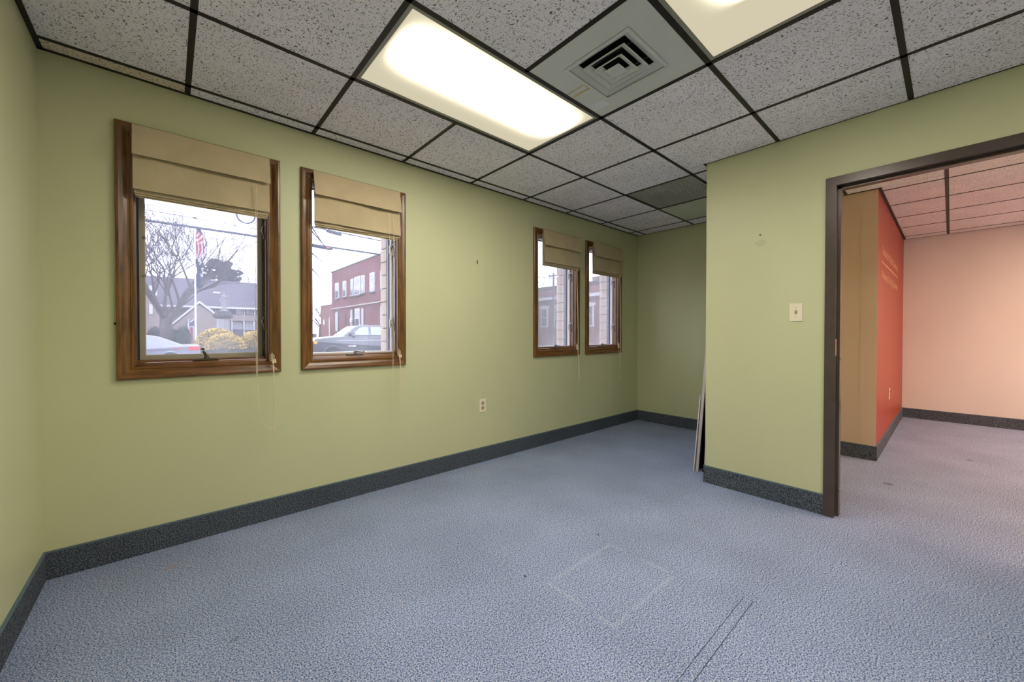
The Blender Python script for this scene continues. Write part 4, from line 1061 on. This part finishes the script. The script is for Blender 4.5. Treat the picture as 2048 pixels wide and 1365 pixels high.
m = MB(); tufts(m, (c.x, c.y, c.z-0.9), 1.4, 1.4, 1.0, 900, 0.10, 77, -0.5); m.build('twigs', M['blind'], t, kind='stuff')

# ---------------- overhead cables (strung along the street, Y = 20)
CY_ = 20.0
def cable(label, pts, r, name='utility_cable', k=6, group='overhead cables'):
    o = MB().tube(pts, r, k).build(name, M['cable']); return tag(o, label, 'cable', group)
def strung(pa, pb, Y, xa=-6.0, xb=16.0):      # from pole to pole along the street
    a, c = PT(*pa, Y), PT(*pb, Y); d = (c-a)/(c.x-a.x)
    p, q = a+d*(xa-a.x), a+d*(xb-a.x)
    return [p+(q-p)*i/14 for i in range(15)]
def drop(ps, far):                             # from the outside of this building to a far roof
    p = PT(*ps, 2.951); return [p+(far-p)*i/10 for i in range(11)]
for nm_, X_ in (('utility pole off to the left of the leftmost window', -6.0), ('utility pole at the street corner in front of the brick building', 16.0)):
    t = thing('utility_pole', nm_, 'pole', (X_, CY_+0.6, GROUND))
    MB().tube([(X_, CY_+0.6, GROUND-0.05), (X_, CY_+0.6, 8.6)], 0.15, 10, 0.11).build('post', M['bark'], t)
    for zz in (4.4, 5.4, 6.3, 7.3): B('crossarm', M['bark'], t, X_-0.06, X_+0.06, CY_-0.6, CY_+1.8, zz-0.05, zz+0.06)
cable('thickest black overhead cable crossing the two left windows', strung((293, 441), (768, 510.5), CY_), 0.045)
cable('thin support wire just above the thickest cable', strung((640, 481), (768, 503.5), CY_+0.12), 0.012)
cable('upper thin overhead wire near the top of the leftmost window', strung((293, 410), (515, 438), CY_+1.5), 0.010)
cable('lower thin overhead wire near the top of the leftmost window', strung((293, 416), (515, 446), CY_+1.5), 0.010)
cable('overhead cable carrying the higher splice case', strung((683, 466), (768, 483.5), CY_-0.4), 0.028)
for i, (p, far, lab) in enumerate((((612, 449.6), PX(690, 538, BX), 'slanting drop wire running to the brick roof edge, uppermost'), ((612, 436.6), PX(680, 540, BX), 'slanting drop wire running to the brick roof edge, lower'), ((604, 490), PX(667, 543, BX), 'slanting drop wire ending at the roof corner'), ((606, 519.5), PX(663, 580, BX), 'faint slanting drop wire left of the brick building'), ((560, 455), PT(465, 515, 74), 'fine slanting wire above the dark pine'))):
    cable(lab, drop(p, far), 0.006, k=4)
def splice(label, pa, pb, Y, r):
    a, c = PT(*pa, Y), PT(*pb, Y); d = (c-a)
    t = thing('splice_case', label, 'cable case', ((a+c)/2), 'cable splice cases')
    n = 8; rr = [0.55, 0.95, 1, 1, 1, 1, 0.95, 0.6]
    mb = MB()
    for i in range(7): mb.tube([a+d*(i/7.0), a+d*((i+1)/7.0)], r*rr[i], 10, r*rr[i+1], cap=(i in (0, 6)))
    mb.build('case', M['cable'], t, smooth=True)
    for s_ in (0.12, 0.88): p = a+d*s_; MB().tube([p+Vector((0, 0, r*0.9)), p+Vector((0, 0, r*2.0))], 0.012, 5).build('hanger', M['cable'], t)
    return t
splice('higher black splice case at the top of the second window', (652, 461), (683, 470), CY_-0.4, 0.085)
s2 = splice('lower black splice case with a red mark', (622, 491), (665, 498.5), CY_-0.1, 0.080)
a = PT(656, 496, CY_-0.2); B('red_mark', M['tail'], s2, a.x-0.10, a.x+0.08, a.y-0.03, a.y+0.0, a.z-0.02, a.z+0.03)
a = PT(491.5, 431, CY_+1.5); rr = 0.34
lp = MB()
for k in range(3): lp.tube([(a.x+rr*math.cos(q_)*(1+0.03*k), a.y+0.02*k, a.z+rr*1.05*math.sin(q_)) for q_ in [math.pi*2*i/28 for i in range(29)]], 0.026, 5)
tag(lp.build('cable_loop', M['cable']), 'coiled slack cable loop hanging at the top right of the leftmost window', 'cable coil')
for i, (yy, lab) in enumerate(((537, 'highest wire seen through the third window'), (550, 'middle wire seen through the third window'), (556.5, 'lowest and thickest wire seen through the third window'))):
    p, q = PX(1078, yy-2, 24), PX(1240, yy+13, 24); d = q-p
    cable(lab, [p-d*0.6, p, q, q+d], (0.012, 0.014, 0.03)[i], k=5, group='wires beyond the right windows')
p = PX(1107, 552, 24); t = thing('utility_pole', 'utility pole with crossarm insulators beyond the third window', 'pole', (p.x, p.y, GROUND))
MB().tube([(p.x, p.y, GROUND), (p.x, p.y, p.z+0.25)], 0.10, 8, 0.08).build('post', M['stone'], t)
B('crossarm', M['stone'], t, p.x-0.05, p.x+0.05, p.y-0.55, p.y+0.55, p.z-0.05, p.z+0.06)
for dy in (-0.45, 0.0, 0.45): MB().lathe([(0.03, 0), (0.05, 0.05), (0.03, 0.10), (0.045, 0.14), (0.01, 0.18)], (p.x, p.y+dy, p.z+0.06), 8).build('insulator', M['stone'], t)

# ---------------- vehicles, nose towards -X
def vehicle(name, label, cat, X0, Y0v, width, body, cabin, glass, paint, wheels, R, tumble, extra):
    t = thing(name, label, cat, (X0+2.4, Y0v+width/2, GROUND)); G = GROUND
    def shell(mb, prof, inset):
        n = len(prof)
        near = [Vector((X0+x, Y0v+inset(z), G+z)) for x, z in prof]; far = [Vector((X0+x, Y0v+width-inset(z), G+z)) for x, z in prof]
        mb.add(near+far, [tuple(range(n)), tuple(range(2*n-1, n-1, -1))]+[(i, (i+1) % n, n+(i+1) % n, n+i) for i in range(n)])
    zb = max(z for x, z in body)
    lo = lambda z: 0.0 if z > 0.55 else (0.55-z)*0.25
    mb = MB(); shell(mb, body, lo); o = mb.build('body', paint, t)
    md = o.modifiers.new('soft', 'BEVEL'); md.width = 0.05; md.segments = 3; md.limit_method = 'ANGLE'
    belt = min(z for x, z in cabin); cab = lambda z: 0.06+(z-belt)*tumble
    mb = MB(); shell(mb, cabin, cab); o = mb.build('cabin', paint, t)
    md = o.modifiers.new('soft', 'BEVEL'); md.width = 0.04; md.segments = 3; md.limit_method = 'ANGLE'
    for nm, poly in glass:
        for side in (0, 1):
            f = lambda z: (Y0v+cab(z)-0.006) if side == 0 else (Y0v+width-cab(z)+0.002)
            MB().prism([(X0+x, f(z), G+z) for x, z in poly], (0, 0.004, 0)).build(nm, M['car_glass'], t)
    for x in wheels:
        for side in (0, 1):
            yc = Y0v+(0.10 if side == 0 else width-0.10)
            w = MB().lathe([(R*0.62, -0.11), (R*0.95, -0.11), (R, -0.07), (R, 0.07), (R*0.95, 0.11), (R*0.62, 0.11)], (X0+x, yc, G+R), 24, 'y').build('wheel', M['tyre'], t, smooth=True)
            MB().lathe([(0.0, -0.100), (R*0.25, -0.105), (R*0.60, -0.085), (R*0.63, 0.085), (0.0, 0.10)], (X0+x, yc, G+R), 16, 'y').build('rim', M['rim'], w, smooth=True)
            if side == 0:
                MB().tube([(X0+x+(R+0.05)*math.cos(q_), Y0v-0.005, G+R+(R+0.05)*math.sin(q_)) for q_ in [math.pi*i/16 for i in range(17)]], 0.03, 6).build('arch_lip', paint, t)
    extra(t, X0, Y0v, G, width, cab)
    return t
def sedan_extra(t, X, Y, G, w, cab):
    L = 4.75
    B('tail_light', M['tail'], t, X+L-0.42, X+L-0.02, Y-0.012, Y+0.25, G+0.76, G+0.92, b=0.01)
    B('side_marker', M['tail'], t, X+L-0.95, X+L-0.62, Y-0.010, Y+0.02, G+0.83, G+0.86, b=0.004)
    B('door_handle', M['silver'], t, X+2.55, X+2.78, Y-0.03, Y+0.01, G+0.82, G+0.86, b=0.008)
    B('door_seam', M['slot'], t, X+2.35, X+4.0, Y-0.003, Y+0.004, G+0.80, G+0.806)
xr = PT(401, 690, 22.5).x
vehicle('sedan', 'silver sedan at the bottom of the leftmost window, tail to the right', 'car', xr-4.75, 22.5, 1.8,
    [(0.05, 0.30), (0.0, 0.55), (0.12, 0.72), (1.25, 0.90), (3.0, 0.95), (4.2, 1.00), (4.72, 0.98), (4.75, 0.62), (4.68, 0.32), (4.3, 0.22), (0.4, 0.22)],
    [(1.15, 0.86), (1.95, 1.34), (2.35, 1.44), (2.9, 1.45), (3.35, 1.36), (4.15, 0.98), (4.2, 0.90)],
    [('side_window', [(2.72, 0.98), (2.72, 1.35), (3.0, 1.33), (3.30, 1.20), (3.42, 0.99)]), ('side_window', [(1.72, 0.97), (2.12, 1.31), (2.66, 1.36), (2.66, 0.98)])], M['silver'], (0.95, 3.72), 0.33, 0.28, sedan_extra)
def truck_extra(t, X, Y, G, w, cab):
    mr = MB().box(X+1.86, X+2.04, Y-0.22, Y-0.02, G+1.38, G+1.60, b=0.03).build('mirror', M['truck'], t)
    B('mirror_arm', M['slot'], mr, X+1.98, X+2.08, Y-0.06, Y+0.10, G+1.28, G+1.40, b=0.01)
    B('marker_light', M['amber'], t, X+0.02, X+0.20, Y-0.012, Y+0.10, G+0.98, G+1.12, b=0.01)
    bd = B('door_badge', M['trim_white'], t, X+1.75, X+2.15, Y-0.006, Y+0.01, G+0.80, G+0.86)
    B('badge_stripe', M['tail'], bd, X+1.75, X+1.95, Y-0.009, Y-0.005, G+0.805, G+0.83)
    B('body_crease', M['rim'], t, X+1.15, X+3.7, Y-0.010, Y+0.01, G+1.12, G+1.15, b=0.004)
    B('door_seam', M['slot'], t, X+1.42, X+1.428, Y-0.003, Y+0.01, G+0.55, G+1.36)
    B('door_seam', M['slot'], t, X+2.84, X+2.848, Y-0.003, Y+0.01, G+0.55, G+1.36)
    B('door_handle', M['rim'], t, X+2.58, X+2.78, Y-0.03, Y+0.0, G+1.22, G+1.26, b=0.008)
    MB().prism([(X+1.545, Y+0.16, G+1.40), (X+1.545, Y+w-0.16, G+1.40), (X+2.22, Y+w-0.24, G+1.885), (X+2.22, Y+0.24, G+1.885)], (-0.012, 0, 0.012)).build('windscreen', M['car_glass'], t)
xf_ = PT(626, 680, 21.5).x
vehicle('pickup_truck', 'dark pickup truck in front of the purplish brick building', 'truck', xf_, 21.5, 1.95,
    [(0.02, 0.45), (0.0, 1.10), (0.15, 1.24), (1.50, 1.37), (3.85, 1.39), (3.9, 1.36), (5.65, 1.36), (5.7, 0.6), (5.4, 0.45), (3.0, 0.42)],
    [(1.50, 1.36), (2.28, 1.92), (2.62, 1.99), (3.60, 1.99), (3.78, 1.92), (3.86, 1.38)],
    [('side_window', [(1.92, 1.44), (2.42, 1.83), (2.64, 1.89), (2.88, 1.89), (2.88, 1.44)]), ('side_window', [(3.02, 1.44), (3.02, 1.89), (3.52, 1.89), (3.66, 1.83), (3.70, 1.44)])], M['truck'], (0.95, 4.6), 0.40, 0.22, truck_extra)
